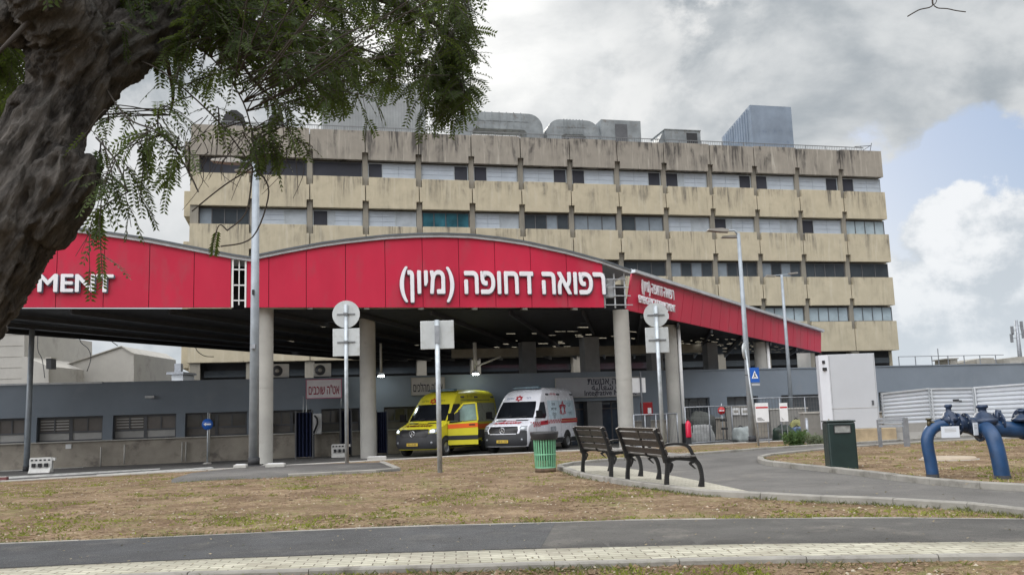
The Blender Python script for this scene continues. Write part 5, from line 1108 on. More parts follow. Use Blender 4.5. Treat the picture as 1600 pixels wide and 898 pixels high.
def ambulance(name, label, loc_, rz, body, lower, yellow):
    t = thing(name, label, 'ambulance', loc_, rz, 'ambulances parked under the canopy'); t.scale = (1.1, 1.1, 1.1)
    zs = [.28, .36, .5, .62, .8, .92, .97, 1.02, 1.06, 1.10, 1.14, 1.18, 1.24, 1.30, 1.36, 1.40, 1.55, 1.75, 1.95, 2.12, 2.24, 2.36, 2.45, 2.52, 2.58, 2.64, 2.68, 2.71, 2.73, 2.74]
    loops = []
    for z in zs:
        w = interp(WZ, z); half = [(vfront(w * q, z).x, w * q) for q in (0, .2, .4, .55, .68, .78, .86, .92, .97, 1)]; xr = -VL + (.0 if z < 2.4 else (z - 2.4) * .5)
        half += [(x, w) for x in np.linspace(half[-1][0] - .1, xr + .12, 8)] + [(xr + .03, w - .03), (xr, w - .14), (xr, 0)]
        loops.append([(x, y, z) for x, y in half] + [(x, -y, z) for x, y in half[1:-1]][::-1])
    n = len(loops[0]); mb = MB(); fs = [(i * n + k, i * n + (k + 1) % n, (i + 1) * n + (k + 1) % n, (i + 1) * n + k) for i in range(len(zs) - 1) for k in range(n)]
    mb.add([v for l in loops for v in l], fs, True); mb.add(loops[0], [tuple(range(n))]); mb.add(loops[-1], [tuple(range(n))]); bo = mb.build('body', body, t)
    def fpatch(poly_rows, mt, nm, off=.012, par=None, n=14, th=.02):    # rows [(z, y0, y1)]
        vs = []; R_ = len(poly_rows)
        for z, y0, y1 in poly_rows: vs += [vfront(y0 + (y1 - y0) * k / n, z, off) + Vector((0, 0, off * .6)) for k in range(n + 1)]
        fs = [(i * (n + 1) + k, i * (n + 1) + k + 1, (i + 1) * (n + 1) + k + 1, (i + 1) * (n + 1) + k) for i in range(R_ - 1) for k in range(n)]
        m_ = MB(); m_.add(vs, fs, True); m_.add([v - Vector((th, 0, 0)) for v in vs], [f_[::-1] for f_ in fs], True); return m_.build(nm, mt, par or t)
    def spatch(poly, mt, nm, off=.008, par=None, sgn=1):              # outline in (x, z) on the side, subdivided
        bm = bmesh.new(); f_ = bm.faces.new([bm.verts.new((x, 0, z)) for x, z in poly]); bmesh.ops.triangulate(bm, faces=[f_])
        zz_ = min(q[1] for q in poly) + .08
        while zz_ < max(q[1] for q in poly):
            bmesh.ops.bisect_plane(bm, geom=bm.verts[:] + bm.edges[:] + bm.faces[:], plane_co=(0, 0, zz_), plane_no=(0, 0, 1)); zz_ += .1
        for v in bm.verts: v.co.y = sgn * (interp(WZ, v.co.z) + off)
        me = bpy.data.meshes.new(nm); bm.to_mesh(me); bm.free(); return link(nm, me, mt, par or t)
    VG = mat('van_glass', (.012, .014, .018), .08, spec=.8, var=.2); BP = lower; 
    fpatch([(1.42, -.86, .86), (1.55, -.86, .86), (1.7, -.85, .85), (1.85, -.83, .83), (2.0, -.80, .80), (2.10, -.77, .77)], VG, 'windshield')
    fpatch([(.29, -.9, .9), (.36, -.94, .94), (.5, -.965, .965), (.62, -.97, .97), (.74, -.97, .97), (.82, -.965, .965), (.905, -.96, .96)], BP, 'bumper', .03)
    fpatch([(.76, -.60, .60), (.84, -.65, .65), (.92, -.67, .67), (1.0, -.67, .67), (1.05, -.66, .66), (1.09, -.63, .63)], mat('grille_black', (.012, .012, .014), .4, var=.2), 'grille', .034)
    if not yellow:
        for rows_ in ([(1.07, -.66, .66), (1.10, -.66, .66)], [(.755, -.58, .58), (.785, -.6, .6)], [(.78, -.70, -.62), (.92, -.74, -.67), (1.08, -.68, -.61)], [(.78, .62, .70), (.92, .67, .74), (1.08, .61, .68)]): fpatch(rows_, body, 'grille_surround', .05, n=8)
    for z in (.84, .91, .98, 1.04): fpatch([(z, -.6, .6), (z + .010, -.6, .6)], mat('grille_slat', (.05, .05, .055), .35, .3), 'grille_slat', .044)
    HLM = mat('headlight_lit', (.8, .8, .8), .2, var=0, emit=(.9, 1, .97, 5)) if yellow else mat('headlight_lens', (.42, .46, .5), .12, .3, var=.2, spec=.8)
    for sg in (1, -1):
        rr_ = [(.92, .72, .93), (.97, .70, .955), (1.03, .70, .955), (1.09, .74, .95)]; hl = fpatch([(z, sg * a, sg * b) for z, a, b in rr_], mat('headlight_case', (.20, .22, .24), .2, .2, var=.2), 'headlight', .04, n=6)
        fpatch([(z, sg * (a + .03), sg * (b - .05)) for z, a, b in [(.95, .72, .93), (1.0, .72, .93), (1.045, .75, .93)]], HLM, 'lens', .05, hl, n=5)
        q = vfront(sg * .78, .56, .04); MB().lathe([(0, 0), (.05, 0), (.055, -.03)], 14, Matrix.Translation(q) @ Matrix.Rotation(R(90), 4, 'Y')).build('fog_lamp', STEEL, t)
        # mirrors
        mb = MB(); mb.box(-1.22, -1.10, sg * 1.03 if sg > 0 else -1.30, sg * 1.30 if sg > 0 else -1.03, 1.42, 1.72); mb.bar((-1.2, sg * .95, 1.42), (-1.16, sg * 1.1, 1.45), .06, .06); mb.build('mirror', mat('mirror_black', (.012, .012, .013), .9, spec=.05), t, bevel=.03)
        # wipers / cowl vents
        fpatch([(1.31, sg * .25, sg * .72), (1.345, sg * .22, sg * .76)], mat('cowl_black', (.02, .02, .022), .5), 'cowl_vent', .02, n=6)
    # badge: ring with three spokes
    CH = mat('chrome', (.6, .62, .65), .15, 1, var=.05); q = vfront(0, .93, .055); mb = MB(); mb.tube([(q.x, q.y + .115 * math.cos(a), q.z + .115 * math.sin(a)) for a in np.linspace(0, 2 * math.pi, 25)], .013, 6, False)
    for a in (90, 210, 330): mb.bar((q.x, 0, q.z), (q.x, .11 * math.cos(R(a)), q.z + .11 * math.sin(R(a))), .02, .03, (1, 0, 0))
    mb.build('badge', CH, t)
    q = vfront(0, .50, .05); pl = MB().box(q.x - .02, q.x, -.26, .26, .44, .56).build('number_plate', mat('plate_yellow', (.55, .38, .03), .4, var=.04), t)
    F2 = lambda x, y, z, tilt=0: Matrix.Translation((x, y, z)) @ Matrix.Rotation(R(90), 4, 'Z') @ Matrix.Rotation(R(90 - tilt), 4, 'X')
    SD = lambda x, z, off=.014: Matrix.Translation((x, interp(WZ, z) + off, z)) @ Matrix.Rotation(R(180), 4, 'Z') @ Matrix.Rotation(R(90), 4, 'X')
    text('52-6·8-02' if yellow else '38 4·1 02', .1, LET_K, F2(q.x + .003, 0, .50), pl, 'plate_number', ext=.002, width=.40)
    # wheels, arches, sill
    for x in (-1.0, -4.65):
        for sg in (1, -1):
            spatch([(x + .47 * math.cos(a), max(.285, .36 + .47 * math.sin(a))) for a in np.linspace(0, math.pi, 15)] + [(x - .47, .285), (x + .47, .285)], DARK, 'wheel_arch', .006, sgn=sg)
            M_ = Matrix.Translation((x, sg * .88, .355)) @ Matrix.Rotation(R(-90 * sg), 4, 'X'); wl = MB().lathe([(.2, -.1), (.33, -.1), (.355, -.06), (.355, .10), (.33, .135), (.21, .135), (.2, .10)], 28, M_).build('wheel', mat('tyre', (.018, .018, .018), .8, var=.2), t)
            MB().lathe([(0, .10), (.06, .12), (.09, .09), (.19, .11), (.21, .13)], 20, M_).build('rim', mat('rim_grey', (.28, .29, .3), .4, .6, var=.1), wl)
    spatch([(-1.5, .30), (-1.5, .52), (-4.16, .52), (-4.16, .30)], lower, 'sill', .01); spatch([(-5.14, .30), (-5.14, .5), (-5.92, .5), (-5.92, .30)], lower, 'sill', .01)
    # side door window, door lines
    win = [(-1.27, 1.40), (-1.62, 1.78), (-1.86, 2.06), (-2.32, 2.08), (-2.36, 1.50), (-2.2, 1.38)]
    if yellow:
        spatch([(-1.15, .45), (-1.2, 1.38), (-1.84, 2.10), (-2.40, 2.12), (-2.44, .45)], mat('cab_dark', (.02, .02, .02), .7), 'door_opening', .006)
    else:
        spatch(win, VG, 'side_window', .010); spatch([(-1.15, .52), (-1.165, .52), (-1.165, 1.35), (-1.15, 1.35)], DARK, 'door_gap', .006); spatch([(-2.44, .52), (-2.425, .52), (-2.425, 2.12), (-2.44, 2.12)], DARK, 'door_gap', .006)
        MB().box(-2.3, -2.1, 1.0, 1.02, 1.22, 1.26).build('door_handle', DARK, t)
    spatch([(-2.62, 1.32), (-2.62, 2.14), (-5.72, 2.14), (-5.72, 1.32)], mat('side_panel_pale', (.50, .62, .70), .25, var=.06, scale=1) if not yellow else mat('side_panel_greyish', (.30, .31, .25), .3, var=.08), 'side_window_panel', .007)
    spatch([(-2.55, .52), (-2.565, .52), (-2.565, 2.3), (-2.55, 2.3)], DARK, 'door_gap', .0065); spatch([(-3.9, .52), (-3.915, .52), (-3.915, 2.3), (-3.9, 2.3)], DARK, 'door_gap', .009)
    RD = mat('livery_red', (.42, .01, .025), .4, var=.06); OR = mat('livery_orange', (.75, .12, .02), .4, var=.05); GRY = mat('livery_grey', (.07, .065, .06), .5, var=.1); LG = mat('livery_grey_print', (.20, .24, .28), .5, var=.1)
    if yellow:
        spatch([(-2.6, 1.02), (-2.6, 1.22), (-5.9, 1.22), (-5.9, 1.02)], OR, 'orange_stripe', .010); spatch([(-2.6, .62), (-2.6, .98), (-5.9, .98), (-5.9, .62)], GRY, 'grey_band', .010); spatch([(-2.6, 2.24), (-2.6, 2.30), (-5.3, 2.30), (-5.3, 2.24)], mat('livery_dull', (.28, .28, .05), .5), 'upper_stripe', .010)
    else:
        spatch([(-4.0, 1.14), (-4.0, 1.21), (-5.93, 1.21), (-5.93, 1.14)], RD, 'red_stripe', .010); spatch([(-4.0, 1.22), (-4.0, 1.25), (-5.93, 1.25), (-5.93, 1.22)], mat('livery_amber', (.5, .2, .02), .4), 'amber_stripe', .010); spatch([(-4.0, 1.26), (-4.0, 1.33), (-5.93, 1.33), (-5.93, 1.26)], RD, 'red_stripe', .010)
        spatch([(-1.7, 1.10), (-1.62, 1.26), (-2.5, 1.30), (-2.5, 1.12)], RD, 'red_block', .010)
        m_ = MB(); 
        for k in range(10):
            for j in range(3):
                x = -.75 - k * .095 + j * .02
                if (k + j) % 2: continue
                z = 1.04 + j * .07; y = interp(WZ, z) + .012; m_.add([(x, y, z), (x - .09, y, z), (x - .07, y, z + .07), (x + .02, y, z + .07)], [(0, 1, 2, 3)])
        m1 = m_; m_ = MB()
        for k in range(15):
            for j in range(2):
                if (k + j) % 2: continue
                x = -2.55 - k * .095; z = 1.15 + j * .08; y = interp(WZ, z) + .012; m_.add([(x, y, z), (x - .09, y, z), (x - .09, y, z + .08), (x, y, z + .08)], [(0, 1, 2, 3)])
        m_.build('checker_pattern', RD, t); m_ = m1
        for v_ in range(len(m_.v)):
            x, y, z = m_.v[v_]
            if x > -1.3: m_.v[v_] = (min(x, -.62), y - max(0, (x + 1.0)) * .12, z)
        m_.build('checker_pattern', RD, t)
        text('8070', .28, LG, SD(-3.0, .92), t, 'fleet_number', ext=.002, width=.62)
        for z, b_ in ((1.96, 'נצרת'), (1.76, 'תיזכרמ'), (1.56, 'הלצה'), (1.42, '101')): text(b_, .2, LG, SD(-3.25, z), t, 'side_lettering', ext=.002)
        text('רקי', .34, mat('livery_pale_print', (.34, .44, .5), .5), SD(-5.1, 1.9), t, 'side_lettering', ext=.002); text('ירפס', .26, MATS['livery_pale_print'], SD(-5.1, 1.55), t, 'side_lettering', ext=.002)
    def star(M_, r, th, nm='star_emblem', mt=RD):
        m_ = MB()
        for off in (0, 60):
            P_ = [Vector((r * math.cos(R(90 + off + 120 * k)), r * math.sin(R(90 + off + 120 * k)), .002 * (off > 0))) for k in range(3)]
            for k in range(3): m_.bar(M_ @ P_[k], M_ @ P_[(k + 1) % 3], th, .004 + .003 * (off > 0) + .0, (M_.to_3x3() @ Vector((0, 0, 1))))
        return m_.build(nm, mt, t)
    tl = 40; q = vfront(0, 2.25, .035); star(F2(q.x, 0, 2.25, tl), .16, .032)
    for sy, b_ in ((-.42, 'םודא'), (.42, 'דוד')): q = vfront(sy, 2.25, .03); text(b_, .17, mat('print_bluegrey', (.25, .30, .42), .5) if not yellow else mat('print_olive', (.22, .22, .05), .5), F2(q.x, sy, 2.25, tl), t, 'brow_lettering', ext=.002)
    if not yellow: star(SD(-4.25, 1.72, .02), .38, .055); None
    q = vfront(0, 1.235, .03); sl = 74
    text('AMBULANCE', .28, RD if not yellow else mat('print_dark_red', (.16, .03, .01), .5), F2(q.x + .02, 0, 1.245, sl), t, 'hood_lettering', ext=.003, fat=.006, width=1.25, shear=.2)
    text('סנלובמא', .16, RD if not yellow else MATS['print_dark_red'], F2(vfront(0, 1.30, .03).x - .02, 0, 1.315, sl), t, 'hood_lettering', ext=.003, width=.6)
    # roof light bar and side beacons
    mb = MB(); mb.box(-2.75, -2.45, -.62, .62, 2.66, 2.76); mb.build('light_bar', mat('beacon_dim', (.10, .16, .2) if not yellow else (.22, .1, .08), .25, var=.3), t, bevel=.03)
    for x in (-2.75, -4.0, -5.6): MB().box(x - .14, x + .14, .80, .885, 2.36, 2.44).build('side_beacon', mat('beacon_case', (.06, .06, .07), .3, var=.4), t, bevel=.015)
    text("א\"דמ  תלצה" if not yellow else '101  ארקנ', .13, RD if not yellow else MATS['print_olive'], Matrix.Translation((-3.4, .868, 2.42)) @ Matrix.Rotation(R(180), 4, 'Z') @ Matrix.Rotation(R(82), 4, 'X'), t, 'roof_lettering', ext=.002)
    # dash paper and seats seen through the glass are left to the reflection; wipers
    mb = MB(); 
    for a, b in (((.1, 1.44), (.62, 1.50)), ((-.66, 1.44), (-.05, 1.52))): p_, q_ = vfront(a[0], a[1], .04), vfront(b[0], b[1], .04); mb.bar(p_, q_, .015, .02)
    mb.build('wiper', DARK, t)
    if yellow:   # driver's door standing open
        DA = R(62); Hm = Matrix.Translation((-1.17, 1.0, 0)) @ Matrix.Rotation(-DA, 4, 'Z') ; 
        def dpan(poly, y0, y1, mt, nm, par=None):
            m_ = MB(); m_.prism([(x, z) for x, z in poly], y0, y1, M=Hm @ Matrix.Scale(1, 4)); return m_.build(nm, mt, par or t)
        out = [(0, .42), (0, 1.36), (-.10, 1.48), (-.66, 2.10), (-1.18, 2.12), (-1.24, 1.5), (-1.24, .42)]; inn = [(-.16, 1.44), (-.50, 1.86), (-.72, 2.03), (-1.12, 2.04), (-1.16, 1.56), (-1.04, 1.44)]
        dpan([(0, .42), (0, 1.30), (-1.24, 1.40), (-1.24, .42)], -.05, .04, body, 'open_door')
        m_ = MB()
        for a, b in zip(out[1:6], inn[:1] + inn[1:5]): pass
        fr = [(0, 1.30), (-.10, 1.46), (-.66, 2.10), (-1.18, 2.12), (-1.24, 1.40)]
        for a, b in zip(fr, fr[1:]): m_.bar(Hm @ Vector((a[0], -.005, a[1])), Hm @ Vector((b[0], -.005, b[1])), .07, .08, Hm.to_3x3() @ Vector((0, 1, 0)))
        m_.build('door_frame', body, t); dpan([(-.05, 1.36), (-.12, 1.46), (-.66, 2.06), (-1.16, 2.08), (-1.2, 1.42)], -.015, .0, mat('door_window_glass', (.20, .30, .28), .1, spec=.8, var=.3, scale=2), 'door_window')
        dpan([(-.44, 1.36), (-.44, 1.84), (-.50, 1.86), (-.50, 1.36)], .041, .048, DARK, 'window_bar'); dpan([(-.16, 1.42), (-.46, 1.42), (-.46, 1.78), (-.30, 1.7)], .09, .14, DARK, 'mirror')
        dpan([(0, 1.08), (0, 1.26), (-1.24, 1.30), (-1.24, 1.12)], .0405, .046, OR, 'orange_stripe'); dpan([(0, .62), (0, .80), (-1.24, .80), (-1.24, .62)], .0405, .046, DARK, 'dark_band'); dpan([(-.88, 1.20), (-.88, 1.25), (-1.12, 1.25), (-1.12, 1.20)], .047, .06, DARK, 'door_handle')
    return t
VW = mat('ambulance_white', (.72, .74, .80), .25, var=.03); VY = mat('ambulance_yellow', (.62, .56, .030), .42, var=.05); VB_ = mat('van_plastic', (.035, .037, .042), .6, var=.12)
pw = atz(786, 709, -.55); py_ = atz(645, 714, -.55)
ambulance('ambulance', 'white ambulance with red checks and a red star on its side', pw, R(-115), VW, VB_, False)
ambulance('ambulance', 'yellow ambulance with its headlights on and driver door open', py_, R(-115), VY, VB_, True)

# ================================================================== shrub and weeds
def leafmesh(name, centers, dirs, ups, length, width, mt, parent=None, kind=None, label=None):
    """one thin kite-shaped blade per entry, numpy arrays of shape (n,3)"""
    n = len(centers); d = dirs / np.linalg.norm(dirs, axis=1, keepdims=True); s = np.cross(d, ups); s /= np.linalg.norm(s, axis=1, keepdims=True) + 1e-9
    up = np.cross(s, d); L_ = np.asarray(length).reshape(-1, 1) * np.ones((n, 1)); W_ = np.asarray(width).reshape(-1, 1) * np.ones((n, 1))
    v = np.stack([centers, centers + d * L_ * .35 + s * W_ * .5 - up * W_ * .08, centers + d * L_, centers + d * L_ * .35 - s * W_ * .5 - up * W_ * .08], 1).reshape(-1, 3)
    me = bpy.data.meshes.new(name); me.vertices.add(n * 4); me.vertices.foreach_set('co', v.astype(np.float32).ravel()); me.loops.add(n * 4); me.loops.foreach_set('vertex_index', np.arange(n * 4)); me.polygons.add(n); me.polygons.foreach_set('loop_start', np.arange(n) * 4); me.update(calc_edges=True)
    o = link(name, me, mt, parent, label); 
    if kind: o['kind'] = kind
    return o
def leafmat(name, c1, c2, tr=.35, rough=.5, scale=3):
    M = bpy.data.materials.new(name); M.use_nodes = True; T = M.node_tree; P = T.nodes['Principled BSDF']; P.inputs['Roughness'].default_value = max(.7, rough); P.inputs['Specular IOR Level'].default_value = .12
    t = T.nodes.new('ShaderNodeNewGeometry'); n = T.nodes.new('ShaderNodeTexNoise'); T.links.new(t.outputs['Position'], n.inputs['Vector']); n.inputs['Scale'].default_value = scale; n.inputs['Detail'].default_value = 5
    r = T.nodes.new('ShaderNodeMapRange'); T.links.new(n.outputs[0], r.inputs[0]); r.inputs[1].default_value = .35; r.inputs[2].default_value = .65
    f_ = mth('ADD', mth('MULTIPLY', r.outputs[0], .5, tree=T), mth('MULTIPLY', t.outputs['Random Per Island'], .5, tree=T), tree=T)
    c = mixc(f_, c1, c2, T); T.links.new(c, P.inputs['Base Color']); tr_ = T.nodes.new('ShaderNodeBsdfTranslucent'); c2_ = mixc(.5, c, (.25, .34, .05), T, 'MIX'); T.links.new(c2_, tr_.inputs[0]); mx = T.nodes.new('ShaderNodeMixShader'); mx.inputs[0].default_value = tr
    T.links.new(P.outputs[0], mx.inputs[1]); T.links.new(tr_.outputs[0], mx.inputs[2]); T.links.new(mx.outputs[0], T.nodes['Material Output'].inputs[0]); return M
SHL = leafmat('shrub_leaves', (.05, .10, .04), (.13, .20, .09)); SHL2 = leafmat('grey_leaves', (.12, .15, .10), (.24, .27, .20))
def shrub(x, yb_, wpx, hpx, label, mt, n=2600, seed=1):
    p = G(x, yb_); kk = p.y / FPX; t = thing('shrub', label, 'shrub', p, 0, 'low shrubs by the far kerb'); r = np.random.default_rng(seed); w, h = wpx * kk / 2, hpx * kk
    nst = 34; base = np.stack([r.normal(0, w * .25, nst), r.normal(0, w * .2, nst), np.zeros(nst)], 1); tip = base + np.stack([r.normal(0, w * .45, nst), r.normal(0, w * .35, nst), h * r.uniform(.55, 1.05, nst)], 1)
    i = r.integers(0, nst, n); u_ = r.uniform(.15, 1, n)[:, None]; c = base[i] * (1 - u_) + tip[i] * u_ + r.normal(0, .035, (n, 3)); d = r.normal(0, 1, (n, 3)) + np.array([0, 0, .6]); leafmesh('foliage', c, d, r.normal(0, 1, (n, 3)), r.uniform(.06, .13, n), r.uniform(.02, .04, n), mt, t)
    mb = MB()
    for k in range(0, nst, 2): mb.tube([base[k] - np.array([0, 0, .05]), (base[k] + tip[k]) / 2 + r.normal(0, .02, 3), tip[k]], [.008, .006, .002], 4, False)
    mb.build('stems', mat('stem_brown', (.10, .08, .05), .8), t)
shrub(1246, 697, 44, 23, 'bushy green shrub at the far kerb below the slim lamp post', SHL, 3000, 3); shrub(1276, 696, 34, 16, 'pale grey-green shrub right of the bushy green one', SHL2, 1300, 4)
# weeds, clods, litter: uncountable
def inpoly(P_, x, y):
    c = False; j = len(P_) - 1
    for i in range(len(P_)):
        if (P_[i][1] > y) != (P_[j][1] > y) and x < (P_[j][0] - P_[i][0]) * (y - P_[i][1]) / (P_[j][1] - P_[i][1]) + P_[i][0]: c = not c
        j = i
    return c
PL1 = sf + sn[::-1]; PL2 = lw + tp[::-1]; BED = il + iu[::-1]; SLB = [atz(x, y, .02) for x, y in slab]
def free(x, y):
    if y > yb(x) - .25: return None
    if inpoly(PL1, x, y) or inpoly(SLB, x, y): return None
    if inpoly(BED, x, y): return zt(x, y) + .075
    if inpoly(PL2, x, y): return None
    return zt(x, y)
def scatter(n, ymin=6, ymax=36, bias=1.6):
    out = []
    while len(out) < n:
        y = ymin + (ymax - ymin) * random.random() ** bias; x = random.uniform(-.66, .66) * y; z = free(x, y)
        if z is None: continue
        out.append((x, y, z))
    return out
def patchy(x, y, s=.55, o=0): return MN.noise(Vector((x * s + o, y * s, o))) + .5 * MN.noise(Vector((x * s * 3 + o, y * s * 3, 1.3)))
C_, D_, Ls, Ws = [], [], [], []
for x, y, z in scatter(15000):
    g_ = patchy(x, y)
    if g_ < .16 and random.random() > .04: continue
    k = random.randint(4, 9)
    for _ in range(k):
        a = random.uniform(0, 6.283); C_.append((x + random.gauss(0, .035), y + random.gauss(0, .035), z - .004)); D_.append((math.cos(a) * .8, math.sin(a) * .8, random.uniform(.25, 1.0))); Ls.append(random.uniform(.025, .075)); Ws.append(random.uniform(.007, .018))
tag(leafmesh('grass', np.array(C_), np.array(D_), np.random.default_rng(1).normal(0, 1, (len(C_), 3)), Ls, Ws, leafmat('weed_green', (.09, .115, .025), (.30, .32, .06), .3, .6, 1.2)), 'short green weeds in patches on the dry ground', 'weeds', kind='stuff')
C_, D_, Ls, Ws = [], [], [], []
for x, y, z in scatter(12000):
    a = random.uniform(0, 6.283); 
    for _ in range(3): a += 2; C_.append((x + random.gauss(0, .03), y + random.gauss(0, .03), z - .002)); D_.append((math.cos(a), math.sin(a), random.uniform(.02, .5))); Ls.append(random.uniform(.03, .09)); Ws.append(random.uniform(.004, .01))
tag(leafmesh('dry_grass', np.array(C_), np.array(D_), np.random.default_rng(2).normal(0, 1, (len(C_), 3)), Ls, Ws, leafmat('straw', (.15, .10, .06), (.42, .32, .19), .2, .8, 2)), 'dry straw-coloured grass stubble lying on the soil', 'dry grass', kind='stuff')
def clods(name, pts, smin, smax, mt, label, cat):
    V_, F_ = [], []
    base = [(1, 0, 0), (-1, 0, 0), (0, 1, 0), (0, -1, 0), (0, 0, 1), (0, 0, -1)]; fa = [(0, 2, 4), (2, 1, 4), (1, 3, 4), (3, 0, 4), (2, 0, 5), (1, 2, 5), (3, 1, 5), (0, 3, 5)]
    for x, y, z in pts:
        s = random.uniform(smin, smax) * random.choice((.5, .7, 1)); o = len(V_); a = random.uniform(0, 6.28); c, s_ = math.cos(a), math.sin(a)
        for b in base:
            q = [b[i] * random.uniform(.6, 1.2) for i in range(3)]; V_.append((x + (q[0] * c - q[1] * s_) * s, y + (q[0] * s_ + q[1] * c) * s * .8, z + q[2] * s * .55 + s * .15))
        F_ += [tuple(i + o for i in f_) for f_ in fa]
    me = bpy.data.meshes.new(name); me.from_pydata(V_, [], F_); tag(link(name, me, mt), label, cat, kind='stuff')
clods('soil_clods', scatter(17000), .008, .042, mat('clod', (.22, .155, .10), .95, var=.35, scale=1.5), 'small crumbs of brown soil over the bare ground', 'soil')
clods('gravel', scatter(4500), .006, .026, mat('pale_stone', (.46, .41, .32), .9, var=.2, scale=2), 'pale pebbles and grit over the bare ground', 'gravel')
C_, D_ = [], []
for _ in range(900):      # litter on the hard surfaces
    y = random.uniform(6.6, 17); x = random.uniform(-.6, .6) * y
    if inpoly(PL1, x, y): z = .042
    elif inpoly(PL2, x, y) and not inpoly(BED, x, y): z = zt(x, y) + .036
    else: continue
    C_.append((x, y, z)); a = random.uniform(0, 6.28); D_.append((math.cos(a), math.sin(a), random.uniform(.0, .3)))
tag(leafmesh('fallen_leaves', np.array(C_), np.array(D_), np.random.default_rng(3).normal(0, .4, (len(C_), 3)) + np.array([0, 0, 1]), np.random.default_rng(4).uniform(.015, .05, len(C_)), np.random.default_rng(5).uniform(.008, .02, len(C_)), leafmat('dead_leaf', (.16, .12, .07), (.42, .36, .25), .1, .8, 4)), 'small dead leaves scattered on the asphalt and pavers', 'leaves', kind='stuff')
# strip of rough dark weeds under the slab edge and along the near kerb
C_, D_, Ls = [], [], []
pa, pb = atz(285, 752, -.05), atz(618, 737, -.05); 
for _ in range(1500):
    u_ = random.random(); q = pa.lerp(pb, u_); C_.append((q.x + random.gauss(0, .05), q.y + random.uniform(-.5, .3), zt(q.x, q.y) - .01)); a = random.uniform(0, 6.28); D_.append((math.cos(a), math.sin(a), random.uniform(.2, 1))); Ls.append(random.uniform(.04, .12))
for _ in range(5200):
    ln = random.choice((sf, sf, lw, il)); k = random.randint(0, len(ln) - 2); q = Vector(ln[k]).lerp(Vector(ln[k + 1]), random.random()); sg_ = {id(sf): 1, id(lw): -1, id(il): 1}[id(ln)]
    if patchy(q.x, q.y, 1.4, 9) < -.05: continue
    n_ = (Vector(ln[k + 1]) - Vector(ln[k])).normalized(); n_ = Vector((-n_.y, n_.x, 0)) * sg_; o_ = .06 + abs(random.gauss(0, .07)); x_, y_ = q.x + n_.x * o_, q.y + n_.y * o_
    C_.append((x_, y_, zt(x_, y_) + (.07 if ln is il else 0))); a = random.uniform(0, 6.28); D_.append((math.cos(a) * .7, math.sin(a) * .7, random.uniform(.3, 1.2))); Ls.append(random.uniform(.03, .085))
for _ in range(1400):
    q = sn[0].lerp(sn[-1], .5); k = random.randint(8, len(sn) - 8); q = sn[k].lerp(sn[min(k + 1, len(sn) - 1)], random.random()); dens = .25 + max(0, patchy(q.x, q.y, 1.2, 5)) * 2
    if random.random() > dens: continue
    C_.append((q.x + random.gauss(0, .05), q.y - .07 - abs(random.gauss(0, .16)), -.01)); a = random.uniform(0, 6.28); D_.append((math.cos(a), math.sin(a), random.uniform(.3, 1.2))); Ls.append(random.uniform(.03, .10))
tag(leafmesh('weeds', np.array(C_), np.array(D_), np.random.default_rng(6).normal(0, 1, (len(C_), 3)), Ls, .012, leafmat('dull_weed', (.06, .07, .03), (.20, .20, .10), .2, .8, 4)), 'ragged weeds along the slab edge and the near kerb', 'weeds', kind='stuff')

# ================================================================== tree
tr = thing('tree', 'big rough-barked tree leaning in from the left with feathery hanging leaves', 'tree', atd(-450, 1190, 3.25))
o = tr.location.copy()
T3 = lambda x, y, d: atd(x, y, d) - o
rnd = np.random.default_rng(11)
def thick(pts, scale=1):  # (x, y, depth, radius px)
    P_ = smoothline([T3(x, y, d) for x, y, d, r in pts], 6); n = len(pts); rs = np.interp(np.linspace(0, n - 1, len(P_)), range(n), [r * d / FPX for x, y, d, r in pts]); return P_, list(rs)
limbs = [
 [(-450, 1210, 3.25, 190), (-430, 1020, 3.28, 160), (-370, 850, 3.3, 135), (-290, 700, 3.3, 118), (-195, 570, 3.32, 106), (-102, 472, 3.34, 97), (-20, 381, 3.36, 77), (34, 300, 3.38, 68), (72, 208, 3.4, 53), (99, 140, 3.42, 45), (100, 60, 3.35, 48), (70, 0, 3.2, 44), (20, -90, 3.1, 40), (-60, -220, 3.0, 32)],
 [(68, 195, 3.4, 52), (128, 122, 3.5, 44), (190, 76, 3.6, 37), (262, 32, 3.75, 30), (330, -5, 3.9, 27), (430, -55, 4.1, 26), (540, -100, 4.3, 20), (640, -120, 4.5, 14), (740, -110, 4.7, 7)],
 [(95, 60, 3.35, 40), (150, -20, 3.6, 30), (220, -140, 3.9, 22), (320, -300, 4.3, 14), (420, -420, 4.8, 6)],
 [(45, 350, 3.38, 56), (88, 288, 3.36, 50), (108, 245, 3.36, 38)], [(30, 40, 3.25, 26), (-60, 20, 3.4, 20), (-180, -30, 3.6, 13)]]
mb = MB()
for l in limbs:
    P_, rs = thick(l); mb.tube(P_, rs, 20)
me = bpy.data.meshes.new('trunk'); me.from_pydata(mb.v, [], mb.f); to = bpy.data.objects.new('trunk', me); SC.collection.objects.link(to)
rm = to.modifiers.new('r', 'REMESH'); rm.mode = 'VOXEL'; rm.voxel_size = .0085; rm.use_smooth_shade = True
sm = to.modifiers.new('s', 'SMOOTH'); sm.iterations = 6; sm.factor = .5
dg = bpy.context.evaluated_depsgraph_get(); me2 = bpy.data.meshes.new_from_object(to.evaluated_get(dg)); bpy.data.objects.remove(to)
ax = (T3(110, 140, 3.42) - T3(-60, 510, 3.34)).normalized(); ax2 = (T3(330, 0, 3.9) - T3(150, 130, 3.5)).normalized(); kx = T3(150, 130, 3.5)
me2.update(); nv = len(me2.vertices); co = np.empty(nv * 3); me2.vertices.foreach_get('co', co); nr = np.empty(nv * 3); me2.vertices.foreach_get('normal', nr); co = co.reshape(-1, 3); nr = nr.reshape(-1, 3)
